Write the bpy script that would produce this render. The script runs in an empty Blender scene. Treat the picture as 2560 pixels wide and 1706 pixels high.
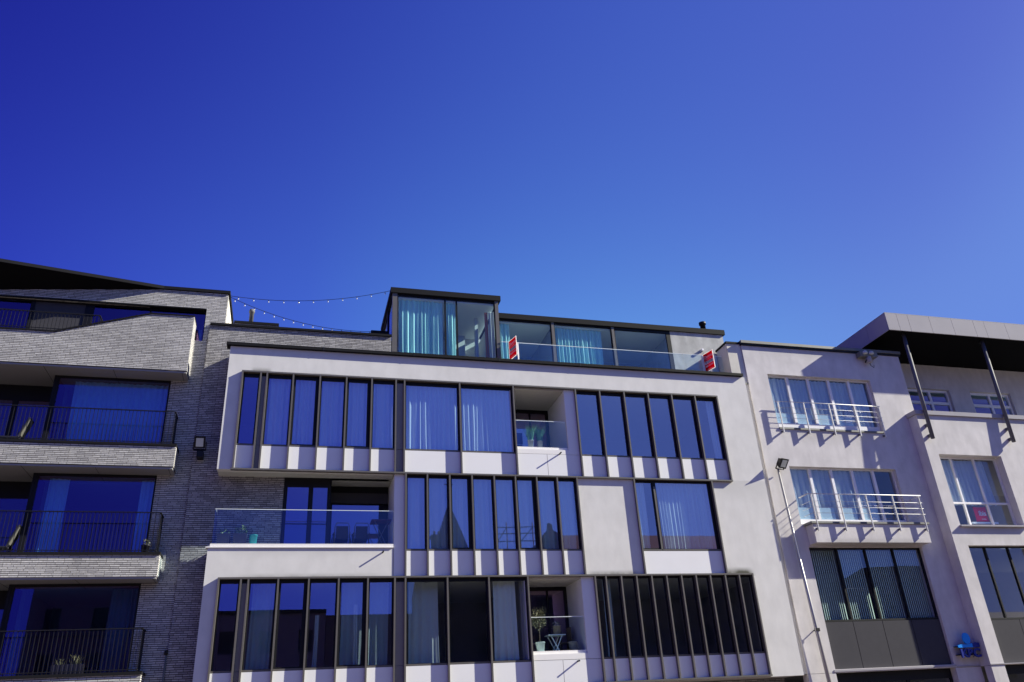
import bpy, bmesh, math, random
from mathutils import Vector, Matrix
random.seed(7)
S = bpy.context.scene
R = math.radians
# ------------------------------------------------------------------ camera, sky, sun, exposure
cam_d = bpy.data.cameras.new("camera")
cam = bpy.data.objects.new("camera", cam_d)
S.collection.objects.link(cam)
S.camera = cam
cam_d.sensor_width = 36.0
cam_d.lens = 1991.0 / 2560.0 * 36.0
cam_d.clip_end = 2000.0
CAM = Vector((0.0, 0.0, 1.7))
yaw, pitch, roll = R(16.304845), R(26.332103), R(-3.479923)
fwd = Vector((math.sin(yaw) * math.cos(pitch), math.cos(yaw) * math.cos(pitch), math.sin(pitch)))
rgt0 = Vector((math.cos(yaw), -math.sin(yaw), 0.0))
up0 = rgt0.cross(fwd)
rgt = rgt0 * math.cos(roll) + up0 * math.sin(roll)
upv = -rgt0 * math.sin(roll) + up0 * math.cos(roll)
cam.matrix_world = Matrix(((rgt.x, upv.x, -fwd.x, CAM.x), (rgt.y, upv.y, -fwd.y, CAM.y), (rgt.z, upv.z, -fwd.z, CAM.z), (0, 0, 0, 1)))

SUN = Vector((4.3, -1.0, 2.7)).normalized()
sun_el = math.asin(SUN.z)
sun_az = math.atan2(SUN.x, SUN.y)
world = bpy.data.worlds.new("World")
S.world = world
world.use_nodes = True
wn, wl = world.node_tree.nodes, world.node_tree.links
sky = wn.new('ShaderNodeTexSky')
sky.sky_type = 'NISHITA'
sky.sun_disc = False
sky.sun_elevation = sun_el
sky.sun_rotation = sun_az
sky.air_density = 1.0
sky.dust_density = 0.3
sky.ozone_density = 4.0
# deepen the Nishita blue: per-channel power law plus a falloff away from the sun's side of the sky
tcw = wn.new('ShaderNodeTexCoord')
sxyz = wn.new('ShaderNodeSeparateXYZ'); wl.new(tcw.outputs['Generated'], sxyz.inputs[0])
cx = wn.new('ShaderNodeClamp'); cx.inputs['Min'].default_value = -0.35; cx.inputs['Max'].default_value = 0.80
sep = wn.new('ShaderNodeSeparateColor'); comb = wn.new('ShaderNodeCombineColor')
wl.new(sky.outputs[0], sep.inputs[0])
EXPO = 1.15
SKY_K = 1.0 / (0.10 * 2.0 ** EXPO)
def wmath(op, a, b=None, c=None):
    nd = wn.new('ShaderNodeMath'); nd.operation = op
    for i, v in enumerate((a, b, c)):
        if v is None: continue
        if isinstance(v, (int, float)): nd.inputs[i].default_value = v
        else: wl.new(v, nd.inputs[i])
    return nd.outputs[0]
wl.new(wmath('SMOOTH_MIN', sxyz.outputs[0], 0.66, 0.12), cx.inputs['Value'])
xp = wmath('MAXIMUM', cx.outputs[0], 0.0)
for ch, (k0, kp, k1, k2, c0, c1) in enumerate(((3.5577, 2.5329, 1.1804, -3.2062, .080, .098), (4.7260, 3.4687, 1.3468, -5.0715, .145, .167), (1.3991, 1.5404, .3511, -1.7821, .345, .20))):
    raw = wmath('SMOOTH_MIN', wmath('MULTIPLY', sep.outputs[ch], 0.1), wmath('MULTIPLY_ADD', xp, c1, c0), c0 * .35)
    ex = wmath('MULTIPLY_ADD', wmath('MULTIPLY_ADD', cx.outputs[0], k2, k1), cx.outputs[0], k0)
    v = wmath('MULTIPLY', wmath('POWER', raw, kp), wmath('EXPONENT', ex))
    wl.new(wmath('MULTIPLY', v, SKY_K), comb.inputs[ch])
wl.new(comb.outputs[0], wn['Background'].inputs[0])
wn['Background'].inputs[1].default_value = 0.10

sd = bpy.data.lights.new("sun", 'SUN')
sd.energy = 5.0
sd.angle = R(0.5)
sd.color = (1.0, 0.96, 0.80)
sun = bpy.data.objects.new("sun", sd)
S.collection.objects.link(sun)
sun.rotation_euler = SUN.to_track_quat('Z', 'Y').to_euler()
sun.location = (40, -10, 40)

S.view_settings.view_transform = 'Standard'
S.view_settings.look = 'None'
S.view_settings.gamma = 1.0
S.view_settings.use_curve_mapping = False
S.view_settings.exposure = EXPO
S.render.engine = 'CYCLES'
cy = S.cycles
cy.use_denoising = True
cy.max_bounces = 10
cy.diffuse_bounces = 4
cy.glossy_bounces = 4
cy.transmission_bounces = 6
cy.transparent_max_bounces = 16
cy.caustics_reflective = False
cy.caustics_refractive = False
cy.sample_clamp_indirect = 6.0

# ------------------------------------------------------------------ helpers
def wloc(o):
    v = Vector((0, 0, 0))
    while o is not None:
        v = v + o.location
        o = o.parent
    return v

class MB:
    def __init__(self):
        self.v, self.f = [], []
    def add(self, vs, fs):
        n = len(self.v)
        self.v += [tuple(p) for p in vs]
        self.f += [tuple(i + n for i in f) for f in fs]
        return self
    def box(self, x0, x1, y0, y1, z0, z1):
        x0, x1 = min(x0, x1), max(x0, x1); y0, y1 = min(y0, y1), max(y0, y1); z0, z1 = min(z0, z1), max(z0, z1)
        return self.add([(x0, y0, z0), (x1, y0, z0), (x1, y1, z0), (x0, y1, z0), (x0, y0, z1), (x1, y0, z1), (x1, y1, z1), (x0, y1, z1)],
                        [(3, 2, 1, 0), (4, 5, 6, 7), (0, 1, 5, 4), (1, 2, 6, 5), (2, 3, 7, 6), (3, 0, 4, 7)])
    def extr(self, prof, axis, a, b):
        """closed 2-D profile extruded along an axis ('x': prof=(y,z); 'y': prof=(x,z); 'z': prof=(x,y))"""
        def m(p, t):
            return (t, p[0], p[1]) if axis == 'x' else ((p[0], t, p[1]) if axis == 'y' else (p[0], p[1], t))
        n = len(prof)
        vs = [m(p, a) for p in prof] + [m(p, b) for p in prof]
        fs = [tuple(range(n)), tuple(range(2 * n - 1, n - 1, -1))]
        fs += [(i, (i + 1) % n, n + (i + 1) % n, n + i) for i in range(n)]
        return self.add(vs, fs)
    def tube(self, pts, r, n=8, r1=None, cap=True):
        pts = [Vector(p) for p in pts]
        k = len(pts)
        vs, fs = [], []
        t0 = (pts[1] - pts[0]).normalized()
        ref = Vector((0, 0, 1)) if abs(t0.z) < .9 else Vector((1, 0, 0))
        a = t0.cross(ref).normalized()
        for i, p in enumerate(pts):
            t = (pts[min(i + 1, k - 1)] - pts[max(i - 1, 0)]).normalized()
            a = (a - t * a.dot(t)).normalized()
            b = t.cross(a)
            rr = r if r1 is None else r + (r1 - r) * i / (k - 1)
            for j in range(n):
                q = 2 * math.pi * j / n
                vs.append(p + a * (rr * math.cos(q)) + b * (rr * math.sin(q)))
        for i in range(k - 1):
            for j in range(n):
                fs.append((i * n + j, i * n + (j + 1) % n, (i + 1) * n + (j + 1) % n, (i + 1) * n + j))
        if cap:
            fs.append(tuple(range(n - 1, -1, -1)))
            fs.append(tuple(range((k - 1) * n, k * n)))
        return self.add(vs, fs)
    def lathe(self, c, prof, n=16):
        c = Vector(c)
        vs, fs = [], []
        for r, z in prof:
            for j in range(n):
                q = 2 * math.pi * j / n
                vs.append((c.x + r * math.cos(q), c.y + r * math.sin(q), c.z + z))
        k = len(prof)
        for i in range(k - 1):
            for j in range(n):
                fs.append((i * n + j, i * n + (j + 1) % n, (i + 1) * n + (j + 1) % n, (i + 1) * n + j))
        fs.append(tuple(range(n - 1, -1, -1)))
        fs.append(tuple(range((k - 1) * n, k * n)))
        return self.add(vs, fs)
    def ball(self, c, r, n=8, m=6, sx=1, sy=1, sz=1):
        prof = [(max(r * math.sin(math.pi * i / m), 1e-4), -r * math.cos(math.pi * i / m)) for i in range(m + 1)]
        k0 = len(self.v)
        self.lathe((0, 0, 0), prof, n)
        for i in range(k0, len(self.v)):
            p = self.v[i]
            self.v[i] = (c[0] + p[0] * sx, c[1] + p[1] * sy, c[2] + p[2] * sz)
        return self
    def beam(self, a, b, w, h, up=(0, 0, 1)):
        a, b = Vector(a), Vector(b)
        t = (b - a).normalized()
        s = t.cross(Vector(up))
        if s.length < 1e-4:
            s = t.cross(Vector((0, 1, 0)))
        s.normalize()
        u = s.cross(t)
        vs = []
        for p in (a, b):
            for i, j in ((-1, -1), (1, -1), (1, 1), (-1, 1)):
                vs.append(p + s * (i * w / 2) + u * (j * h / 2))
        return self.add(vs, [(3, 2, 1, 0), (4, 5, 6, 7), (0, 1, 5, 4), (1, 2, 6, 5), (2, 3, 7, 6), (3, 0, 4, 7)])
    def wall(self, x0, x1, z0, z1, ya, yb, holes):
        """wall in an XZ plane between y=ya (front) and yb with rectangular holes"""
        xs = sorted({x0, x1} | {min(max(h[i], x0), x1) for h in holes for i in (0, 1)})
        zs = sorted({z0, z1} | {min(max(h[i], z0), z1) for h in holes for i in (2, 3)})
        def solid(i, j):
            if i < 0 or j < 0 or i >= len(xs) - 1 or j >= len(zs) - 1:
                return False
            cx, cz = (xs[i] + xs[i + 1]) / 2, (zs[j] + zs[j + 1]) / 2
            return not any(h[0] < cx < h[1] and h[2] < cz < h[3] for h in holes)
        idx = {}
        vs, fs = [], []
        def V(i, j, s):
            if (i, j, s) not in idx:
                idx[(i, j, s)] = len(vs)
                vs.append((xs[i], ya if s == 0 else yb, zs[j]))
            return idx[(i, j, s)]
        for i in range(len(xs) - 1):
            for j in range(len(zs) - 1):
                if not solid(i, j):
                    continue
                fs.append((V(i, j, 0), V(i + 1, j, 0), V(i + 1, j + 1, 0), V(i, j + 1, 0)))
                fs.append((V(i, j, 1), V(i, j + 1, 1), V(i + 1, j + 1, 1), V(i + 1, j, 1)))
                if not solid(i - 1, j): fs.append((V(i, j, 0), V(i, j + 1, 0), V(i, j + 1, 1), V(i, j, 1)))
                if not solid(i + 1, j): fs.append((V(i + 1, j, 0), V(i + 1, j, 1), V(i + 1, j + 1, 1), V(i + 1, j + 1, 0)))
                if not solid(i, j - 1): fs.append((V(i, j, 0), V(i, j, 1), V(i + 1, j, 1), V(i + 1, j, 0)))
                if not solid(i, j + 1): fs.append((V(i, j + 1, 0), V(i + 1, j + 1, 0), V(i + 1, j + 1, 1), V(i, j + 1, 1)))
        return self.add(vs, fs)
    def frame(self, x0, x1, z0, z1, ya, yb, l, r, b, t):
        return self.wall(x0, x1, z0, z1, ya, yb, [(x0 + l, x1 - r, z0 + b, z1 - t)])
    def build(self, name, mat, parent=None, smooth=False):
        o = wloc(parent)
        me = bpy.data.meshes.new(name)
        me.from_pydata([(p[0] - o.x, p[1] - o.y, p[2] - o.z) for p in self.v], [], self.f)
        me.update()
        if smooth:
            for p in me.polygons:
                p.use_smooth = True
        me.materials.append(mat)
        ob = bpy.data.objects.new(name, me)
        S.collection.objects.link(ob)
        if parent:
            ob.parent = parent
        bm = bmesh.new(); bm.from_mesh(me)
        bmesh.ops.recalc_face_normals(bm, faces=bm.faces)
        bm.to_mesh(me); bm.free()
        return ob

def tag(o, label, cat, group=None, kind=None):
    if label: o['label'] = label
    if cat: o['category'] = cat
    if group: o['group'] = group
    if kind: o['kind'] = kind
    return o

def thing(name, label, cat, loc, group=None):
    o = bpy.data.objects.new(name, None)
    o.empty_display_size = .2
    S.collection.objects.link(o)
    o.location = loc
    return tag(o, label, cat, group)

def copy_tree(o, parent=None):
    c = o.copy()
    S.collection.objects.link(c)
    if parent: c.parent = parent
    for ch in o.children:
        copy_tree(ch, c)
    return c

# ------------------------------------------------------------------ materials
def new_mat(name):
    m = bpy.data.materials.new(name)
    m.use_nodes = True
    n, l = m.node_tree.nodes, m.node_tree.links
    return m, n, l, n['Principled BSDF']

def plain(name, col, rough=.6, metal=0., noise=.10, scale=6., bump=0., bscale=60., spec=.5):
    m, n, l, p = new_mat(name)
    p.inputs['Roughness'].default_value = rough
    p.inputs['Metallic'].default_value = metal
    p.inputs['Specular IOR Level'].default_value = spec
    tc = n.new('ShaderNodeTexCoord')
    nz = n.new('ShaderNodeTexNoise'); nz.inputs['Scale'].default_value = scale; nz.inputs['Detail'].default_value = 6
    l.new(tc.outputs['Object'], nz.inputs['Vector'])
    mx = n.new('ShaderNodeMix'); mx.data_type = 'RGBA'
    mx.inputs[6].default_value = tuple(c * (1 - noise) for c in col) + (1,)
    mx.inputs[7].default_value = tuple(min(1, c * (1 + noise)) for c in col) + (1,)
    l.new(nz.outputs[0], mx.inputs[0])
    l.new(mx.outputs[2], p.inputs['Base Color'])
    if bump:
        b = n.new('ShaderNodeBump'); b.inputs['Strength'].default_value = bump; b.inputs['Distance'].default_value = .01
        n2 = n.new('ShaderNodeTexNoise'); n2.inputs['Scale'].default_value = bscale; n2.inputs['Detail'].default_value = 4
        l.new(tc.outputs['Object'], n2.inputs['Vector'])
        l.new(n2.outputs[0], b.inputs['Height'])
        l.new(b.outputs[0], p.inputs['Normal'])
    return m

def plaster(name, col, dirt=(), grime=.12, bump=.06):
    """rendered facade: blotches, vertical run-off streaks, grime patches (x0,x1,z0,z1,strength) in object space"""
    m, n, l, p = new_mat(name)
    p.inputs['Roughness'].default_value = .85
    p.inputs['Specular IOR Level'].default_value = .2
    tc = n.new('ShaderNodeTexCoord')
    n1 = n.new('ShaderNodeTexNoise'); n1.inputs['Scale'].default_value = 1.3; n1.inputs['Detail'].default_value = 8; n1.inputs['Roughness'].default_value = .65
    l.new(tc.outputs['Object'], n1.inputs['Vector'])
    mp = n.new('ShaderNodeMapping'); mp.inputs['Scale'].default_value = (2.2, 2.2, .9)
    l.new(tc.outputs['Object'], mp.inputs[0])
    n2 = n.new('ShaderNodeTexNoise'); n2.inputs['Scale'].default_value = 1.6; n2.inputs['Detail'].default_value = 5
    l.new(mp.outputs[0], n2.inputs['Vector'])
    ad = n.new('ShaderNodeMath'); ad.operation = 'ADD'
    l.new(n1.outputs[0], ad.inputs[0]); l.new(n2.outputs[0], ad.inputs[1])
    mr = n.new('ShaderNodeMapRange'); mr.inputs[1].default_value = .7; mr.inputs[2].default_value = 1.3
    mr.inputs[3].default_value = 1 - grime; mr.inputs[4].default_value = 1 + grime * .4
    l.new(ad.outputs[0], mr.inputs[0])
    vm = n.new('ShaderNodeVectorMath'); vm.operation = 'SCALE'
    vm.inputs[0].default_value = col
    l.new(mr.outputs[0], vm.inputs['Scale'])
    last = vm.outputs[0]
    sp = n.new('ShaderNodeSeparateXYZ'); l.new(tc.outputs['Object'], sp.inputs[0])
    for x0, x1, z0, z1, s in dirt:
        a = n.new('ShaderNodeMapRange'); a.interpolation_type = 'SMOOTHSTEP'
        l.new(sp.outputs[2], a.inputs[0]); a.inputs[1].default_value = z1; a.inputs[2].default_value = z0
        dn = z1 < z0
        xc, hw = (x0 + x1) / 2, (x1 - x0) / 2
        d = n.new('ShaderNodeMath'); d.operation = 'SUBTRACT'; l.new(sp.outputs[0], d.inputs[0]); d.inputs[1].default_value = xc
        e = n.new('ShaderNodeMath'); e.operation = 'ABSOLUTE'; l.new(d.outputs[0], e.inputs[0])
        b = n.new('ShaderNodeMapRange'); b.interpolation_type = 'SMOOTHSTEP'
        l.new(e.outputs[0], b.inputs[0]); b.inputs[1].default_value = hw; b.inputs[2].default_value = hw * .5
        c0 = n.new('ShaderNodeMath'); c0.operation = 'LESS_THAN' if dn else 'GREATER_THAN'; l.new(sp.outputs[2], c0.inputs[0]); c0.inputs[1].default_value = z0 + (.05 if dn else -.05)
        m1 = n.new('ShaderNodeMath'); m1.operation = 'MULTIPLY'; l.new(a.outputs[0], m1.inputs[0]); l.new(b.outputs[0], m1.inputs[1])
        m2 = n.new('ShaderNodeMath'); m2.operation = 'MULTIPLY'; l.new(m1.outputs[0], m2.inputs[0]); l.new(c0.outputs[0], m2.inputs[1])
        m3 = n.new('ShaderNodeMath'); m3.operation = 'MULTIPLY'; l.new(m2.outputs[0], m3.inputs[0]); l.new(n2.outputs[0], m3.inputs[1])
        m4 = n.new('ShaderNodeMath'); m4.operation = 'MULTIPLY'; l.new(m3.outputs[0], m4.inputs[0]); m4.inputs[1].default_value = s * 1.6; m4.use_clamp = True
        mx = n.new('ShaderNodeMix'); mx.data_type = 'RGBA'
        l.new(m4.outputs[0], mx.inputs[0]); l.new(last, mx.inputs[6]); mx.inputs[7].default_value = (.10, .10, .075, 1)
        last = mx.outputs[2]
    l.new(last, p.inputs['Base Color'])
    b = n.new('ShaderNodeBump'); b.inputs['Strength'].default_value = bump; b.inputs['Distance'].default_value = .012
    n3 = n.new('ShaderNodeTexNoise'); n3.inputs['Scale'].default_value = 28; n3.inputs['Detail'].default_value = 5
    l.new(tc.outputs['Object'], n3.inputs['Vector'])
    l.new(n3.outputs[0], b.inputs['Height']); l.new(b.outputs[0], p.inputs['Normal'])
    return m

def brick(name, c1, c2, mortar, bw, rh, ms, off=.5):
    m, n, l, p = new_mat(name)
    p.inputs['Roughness'].default_value = .9
    p.inputs['Specular IOR Level'].default_value = .15
    tc = n.new('ShaderNodeTexCoord')
    sp = n.new('ShaderNodeSeparateXYZ'); l.new(tc.outputs['Object'], sp.inputs[0])
    ad = n.new('ShaderNodeMath'); ad.operation = 'ADD'; l.new(sp.outputs[0], ad.inputs[0]); l.new(sp.outputs[1], ad.inputs[1])
    dbl = n.new('ShaderNodeMath'); dbl.operation = 'MULTIPLY'; l.new(ad.outputs[0], dbl.inputs[0]); dbl.inputs[1].default_value = 2.0
    wob = n.new('ShaderNodeTexNoise'); wob.inputs['Scale'].default_value = 2.2; l.new(tc.outputs['Object'], wob.inputs['Vector'])
    wm = n.new('ShaderNodeMath'); wm.operation = 'MULTIPLY_ADD'; l.new(wob.outputs[0], wm.inputs[0]); wm.inputs[1].default_value = .02; l.new(sp.outputs[2], wm.inputs[2])
    cb = n.new('ShaderNodeCombineXYZ'); l.new(dbl.outputs[0], cb.inputs[0]); l.new(wm.outputs[0], cb.inputs[1])
    bt = n.new('ShaderNodeTexBrick')
    bt.offset = off; bt.offset_frequency = 3; bt.squash = .8; bt.squash_frequency = 2
    bt.inputs['Scale'].default_value = 1
    bt.inputs['Brick Width'].default_value = bw * 2
    bt.inputs['Row Height'].default_value = rh
    bt.inputs['Mortar Size'].default_value = ms
    bt.inputs['Mortar Smooth'].default_value = .2
    bt.inputs['Bias'].default_value = 0
    bt.inputs['Color1'].default_value = c1 + (1,)
    bt.inputs['Color2'].default_value = c2 + (1,)
    bt.inputs['Mortar'].default_value = mortar + (1,)
    l.new(cb.outputs[0], bt.inputs['Vector'])
    nz = n.new('ShaderNodeTexNoise'); nz.inputs['Scale'].default_value = 9; nz.inputs['Detail'].default_value = 6
    mp = n.new('ShaderNodeMapping'); mp.inputs['Scale'].default_value = (1, 3, 1); l.new(cb.outputs[0], mp.inputs[0]); l.new(mp.outputs[0], nz.inputs['Vector'])
    mr = n.new('ShaderNodeMapRange'); mr.inputs[1].default_value = .3; mr.inputs[2].default_value = .7; mr.inputs[3].default_value = .82; mr.inputs[4].default_value = 1.12
    l.new(nz.outputs[0], mr.inputs[0])
    big = n.new('ShaderNodeTexNoise'); big.inputs['Scale'].default_value = .9; big.inputs['Detail'].default_value = 3; l.new(tc.outputs['Object'], big.inputs['Vector'])
    mr2 = n.new('ShaderNodeMapRange'); mr2.inputs[1].default_value = .3; mr2.inputs[2].default_value = .7; mr2.inputs[3].default_value = .88; mr2.inputs[4].default_value = 1.1
    l.new(big.outputs[0], mr2.inputs[0])
    mm = n.new('ShaderNodeMath'); mm.operation = 'MULTIPLY'; l.new(mr.outputs[0], mm.inputs[0]); l.new(mr2.outputs[0], mm.inputs[1])
    vm = n.new('ShaderNodeVectorMath'); vm.operation = 'SCALE'; l.new(bt.outputs['Color'], vm.inputs[0]); l.new(mm.outputs[0], vm.inputs['Scale'])
    l.new(vm.outputs[0], p.inputs['Base Color'])
    inv = n.new('ShaderNodeMath'); inv.operation = 'SUBTRACT'; inv.inputs[0].default_value = 1; l.new(bt.outputs['Fac'], inv.inputs[1])
    hh = n.new('ShaderNodeMath'); hh.operation = 'MULTIPLY_ADD'; l.new(nz.outputs[0], hh.inputs[0]); hh.inputs[1].default_value = .5; l.new(inv.outputs[0], hh.inputs[2])
    b = n.new('ShaderNodeBump'); b.inputs['Strength'].default_value = .35; b.inputs['Distance'].default_value = .012
    l.new(hh.outputs[0], b.inputs['Height']); l.new(b.outputs[0], p.inputs['Normal'])
    return m

def glass(name, tint, refl, base=.2, ior=1.5, wav=.0):
    """thin architectural pane: coloured transmission, coated reflection that rises at grazing angles"""
    m = bpy.data.materials.new(name); m.use_nodes = True
    n, l = m.node_tree.nodes, m.node_tree.links
    n.remove(n['Principled BSDF'])
    out = n['Material Output']
    tr = n.new('ShaderNodeBsdfTransparent'); tr.inputs[0].default_value = tint + (1,)
    gl = n.new('ShaderNodeBsdfGlossy'); gl.inputs['Color'].default_value = refl + (1,); gl.inputs['Roughness'].default_value = 0.0
    fr = n.new('ShaderNodeFresnel'); fr.inputs[0].default_value = ior
    ad = n.new('ShaderNodeMath'); ad.operation = 'ADD'; ad.use_clamp = True; ad.inputs[1].default_value = base
    l.new(fr.outputs[0], ad.inputs[0])
    geo = n.new('ShaderNodeNewGeometry')
    bf = n.new('ShaderNodeMath'); bf.operation = 'SUBTRACT'; bf.inputs[0].default_value = 1; l.new(geo.outputs['Backfacing'], bf.inputs[1])
    fc = n.new('ShaderNodeMath'); fc.operation = 'MULTIPLY'; l.new(ad.outputs[0], fc.inputs[0]); l.new(bf.outputs[0], fc.inputs[1])
    if wav:
        tc = n.new('ShaderNodeTexCoord')
        nz = n.new('ShaderNodeTexNoise'); nz.inputs['Scale'].default_value = .9; nz.inputs['Detail'].default_value = 1
        l.new(tc.outputs['Object'], nz.inputs['Vector'])
        b = n.new('ShaderNodeBump'); b.inputs['Strength'].default_value = wav; b.inputs['Distance'].default_value = .02
        l.new(nz.outputs[0], b.inputs['Height']); l.new(b.outputs[0], gl.inputs['Normal'])
    mx = n.new('ShaderNodeMixShader')
    l.new(fc.outputs[0], mx.inputs[0]); l.new(tr.outputs[0], mx.inputs[1]); l.new(gl.outputs[0], mx.inputs[2])
    l.new(mx.outputs[0], out.inputs[0])
    return m

def cloth(name, col, trans=.35, alpha=1.0):
    m = bpy.data.materials.new(name); m.use_nodes = True
    n, l = m.node_tree.nodes, m.node_tree.links
    n.remove(n['Principled BSDF'])
    out = n['Material Output']
    tc = n.new('ShaderNodeTexCoord')
    nz = n.new('ShaderNodeTexNoise'); nz.inputs['Scale'].default_value = 14; l.new(tc.outputs['Object'], nz.inputs['Vector'])
    mc = n.new('ShaderNodeMix'); mc.data_type = 'RGBA'; l.new(nz.outputs[0], mc.inputs[0])
    mc.inputs[6].default_value = tuple(c * .93 for c in col) + (1,); mc.inputs[7].default_value = tuple(min(1, c * 1.05) for c in col) + (1,)
    d = n.new('ShaderNodeBsdfDiffuse'); t = n.new('ShaderNodeBsdfTranslucent')
    l.new(mc.outputs[2], d.inputs[0]); l.new(mc.outputs[2], t.inputs[0])
    mx = n.new('ShaderNodeMixShader'); mx.inputs[0].default_value = trans
    l.new(d.outputs[0], mx.inputs[1]); l.new(t.outputs[0], mx.inputs[2])
    last = mx.outputs[0]
    if alpha < 1:
        tr = n.new('ShaderNodeBsdfTransparent'); m2 = n.new('ShaderNodeMixShader'); m2.inputs[0].default_value = alpha
        l.new(tr.outputs[0], m2.inputs[1]); l.new(last, m2.inputs[2]); last = m2.outputs[0]
    l.new(last, out.inputs[0])
    return m

M = {}
# the white building's empty stands at (0,24,0), so object x,z equal world x,z
M['plaster'] = plaster('white_render', (.69, .675, .65), dirt=[(-1.6, -.9, 12.40, 12.62, 1.2), (.2, 1.2, 12.4, 12.52, .7), (-2.0, 15.2, 12.40, 12.5, .25),
    (-1.9, 3.2, 6.06, 6.24, .5), (13.7, 15.0, 6.06, 6.34, 1.3), (8.9, 11.0, 6.08, 6.26, .8), (-2.3, 16.2, 13.26, 12.85, .22), (13.6, 16.4, 9.2, 8.3, .18), (-2.3, 3, 6.93, 6.55, .2)], grime=.10, bump=.05)
M['spandrel'] = plain('white_panel', (.80, .795, .80), .6, noise=.035, scale=2, spec=.15)
M['cap'] = plain('white_capping', (.82, .80, .78), .6, noise=.04, spec=.15)
M['bronze'] = plain('bronze_metal', (.115, .105, .095), .42, .0, noise=.12)
M['panelgrey'] = plain('grey_panel', (.22, .20, .205), .5, noise=.05)
M['black'] = plain('black_frame', (.010, .010, .012), .5, spec=.2)
M['coping'] = plain('dark_coping', (.012, .012, .014), .7, spec=.12)
M['soffit_w'] = plain('soffit_render', (.5, .49, .46), .9, noise=.06)
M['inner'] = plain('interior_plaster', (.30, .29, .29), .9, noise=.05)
M['inner_l'] = plain('interior_light', (.62, .60, .58), .9, noise=.04)
M['floor'] = plain('interior_floor', (.16, .12, .09), .6)
M['brick_w'] = brick('centre_brick', (.46, .445, .44), (.27, .26, .265), (.032, .03, .034), .225, .0585, .0100)
M['brick_l'] = brick('grey_long_brick', (.57, .555, .54), (.38, .37, .37), (.035, .033, .036), .26, .0560, .0100, .37)
M['soffit_g'] = plain('grey_soffit_board', (.27, .27, .275), .6, noise=.04)
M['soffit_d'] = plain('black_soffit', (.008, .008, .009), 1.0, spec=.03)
M['glass'] = glass('window_glass', (.88, .97, 1.0), (.95, .64, 1.0), base=.27, ior=1.45, wav=.012)
M['glass_dark'] = glass('office_glass', (.95, 1.0, 1.0), (.8, .76, 1.0), base=.12, ior=1.45, wav=.02)
M['glass_r'] = glass('hotel_glass', (.92, .97, 1.0), (.80, .76, 1.0), base=.09, ior=1.45, wav=.02)
M['glass_pent'] = glass('penthouse_glass', (.88, .98, 1.0), (.7, .62, 1.0), base=.03, ior=1.45, wav=.01)
M['glass_rail'] = glass('balustrade_glass', (.92, .98, 1.0), (.75, .65, 1.0), base=.045, ior=1.45)
M['glass_left'] = glass('sliding_glass', (.62, .82, 1.0), (.75, .42, .95), base=.15, ior=1.45, wav=.015)
M['edge'] = plain('glass_edge', (.80, .86, .86), .15, noise=.02)
M['sheer'] = cloth('sheer_curtain', (.90, .93, .95), .28)
M['sheer_w'] = cloth('white_curtain', (.93, .95, .96), .22)
M['teal'] = cloth('teal_curtain', (.62, .90, .85), .22)
M['cream_c'] = cloth('cream_curtain', (.80, .74, .66), .25)
M['orange_c'] = cloth('orange_curtain', (.62, .22, .10), .3)
M['dim_c'] = cloth('dark_curtain', (.16, .19, .20), .2)
M['net'] = cloth('net_curtain', (.78, .84, .88), .35)
M['blind'] = plain('blind_slat', (.58, .68, .64), .7)
M['film'] = plain('frosted_film', (.62, .74, .76), .5, noise=.03)
M['plaster_r'] = plaster('mauve_render', (.645, .615, .605), dirt=[(-4.9, -.1, 11.33, 10.6, .28), (1.0, 12, 12.0, 11.3, .25), (1.5, 4.7, 7.64, 7.0, .30), (-4.7, .3, 7.07, 7.3, .35), (-5.8, 1.5, 14.75, 14.2, .28)], grime=.16, bump=.07)
M['plaster_c'] = plaster('cream_render', (.64, .61, .54), grime=.12, bump=.06)
M['plaster_p'] = plaster('stained_render', (.52, .52, .49), grime=.30, bump=.10)
M['white'] = plain('white_window_frame', (.84, .83, .84), .45, noise=.03, spec=.25)
M['zinc'] = plain('zinc_panel', (.37, .355, .375), .75, .0, noise=.07, scale=1.5, spec=.08)
M['zinc_dk'] = plain('weathered_zinc', (.16, .16, .145), .55, .0, noise=.2)
M['steelgrey'] = plain('painted_steel', (.13, .13, .145), .65, .0, spec=.2)
M['steel'] = plain('stainless_steel', (.66, .65, .64), .5, .25, noise=.04)
M['galv'] = plain('galvanised_pole', (.36, .35, .35), .38, .4, noise=.08)
M['panel_dk'] = plain('anthracite_panel', (.062, .060, .068), .7, noise=.08, spec=.08)
M['rail_dk'] = plain('dark_railing', (.012, .012, .014), .5, spec=.25)
M['red'] = plain('cushion_red', (.95, .025, .04), .7, noise=.04)
M['sign_white'] = cloth('sign_board', (.92, .90, .90), .55)
M['sign_red'] = cloth('sign_red_film', (.85, .012, .03), .6)
M['paint_w'] = plain('sign_white_paint', (.80, .78, .78), .5, noise=.02)
M['ink'] = plain('sign_black_ink', (.02, .02, .02), .5)
M['blue_hi'] = plain('sign_blue', (.005, .27, .85), .35, noise=.03)
M['blue_lo'] = plain('sign_navy_and_shade', (.008, .02, .24), .35)  # letters and chair; also the shade painted on the bank sign's wave
M['leaf'] = plain('leaf_green', (.07, .13, .045), .5, noise=.35, scale=20)
M['leaf_olive'] = plain('olive_leaf', (.13, .135, .075), .5, noise=.4, scale=20)
M['grass_b'] = plain('grass_blade', (.10, .30, .18), .5, noise=.4, scale=12)
M['bark'] = plain('bark', (.16, .12, .085), .9)
M['pot_dk'] = plain('dark_planter', (.035, .033, .05), .5)
M['pot_teal'] = plain('teal_pot', (.03, .38, .40), .4)
M['pot_w'] = plain('pale_pot', (.62, .70, .68), .5)
M['pot_g'] = plain('grey_pot', (.32, .31, .31), .6)
M['wicker'] = plain('wicker', (.38, .33, .24), .8, noise=.3, scale=60)
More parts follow.
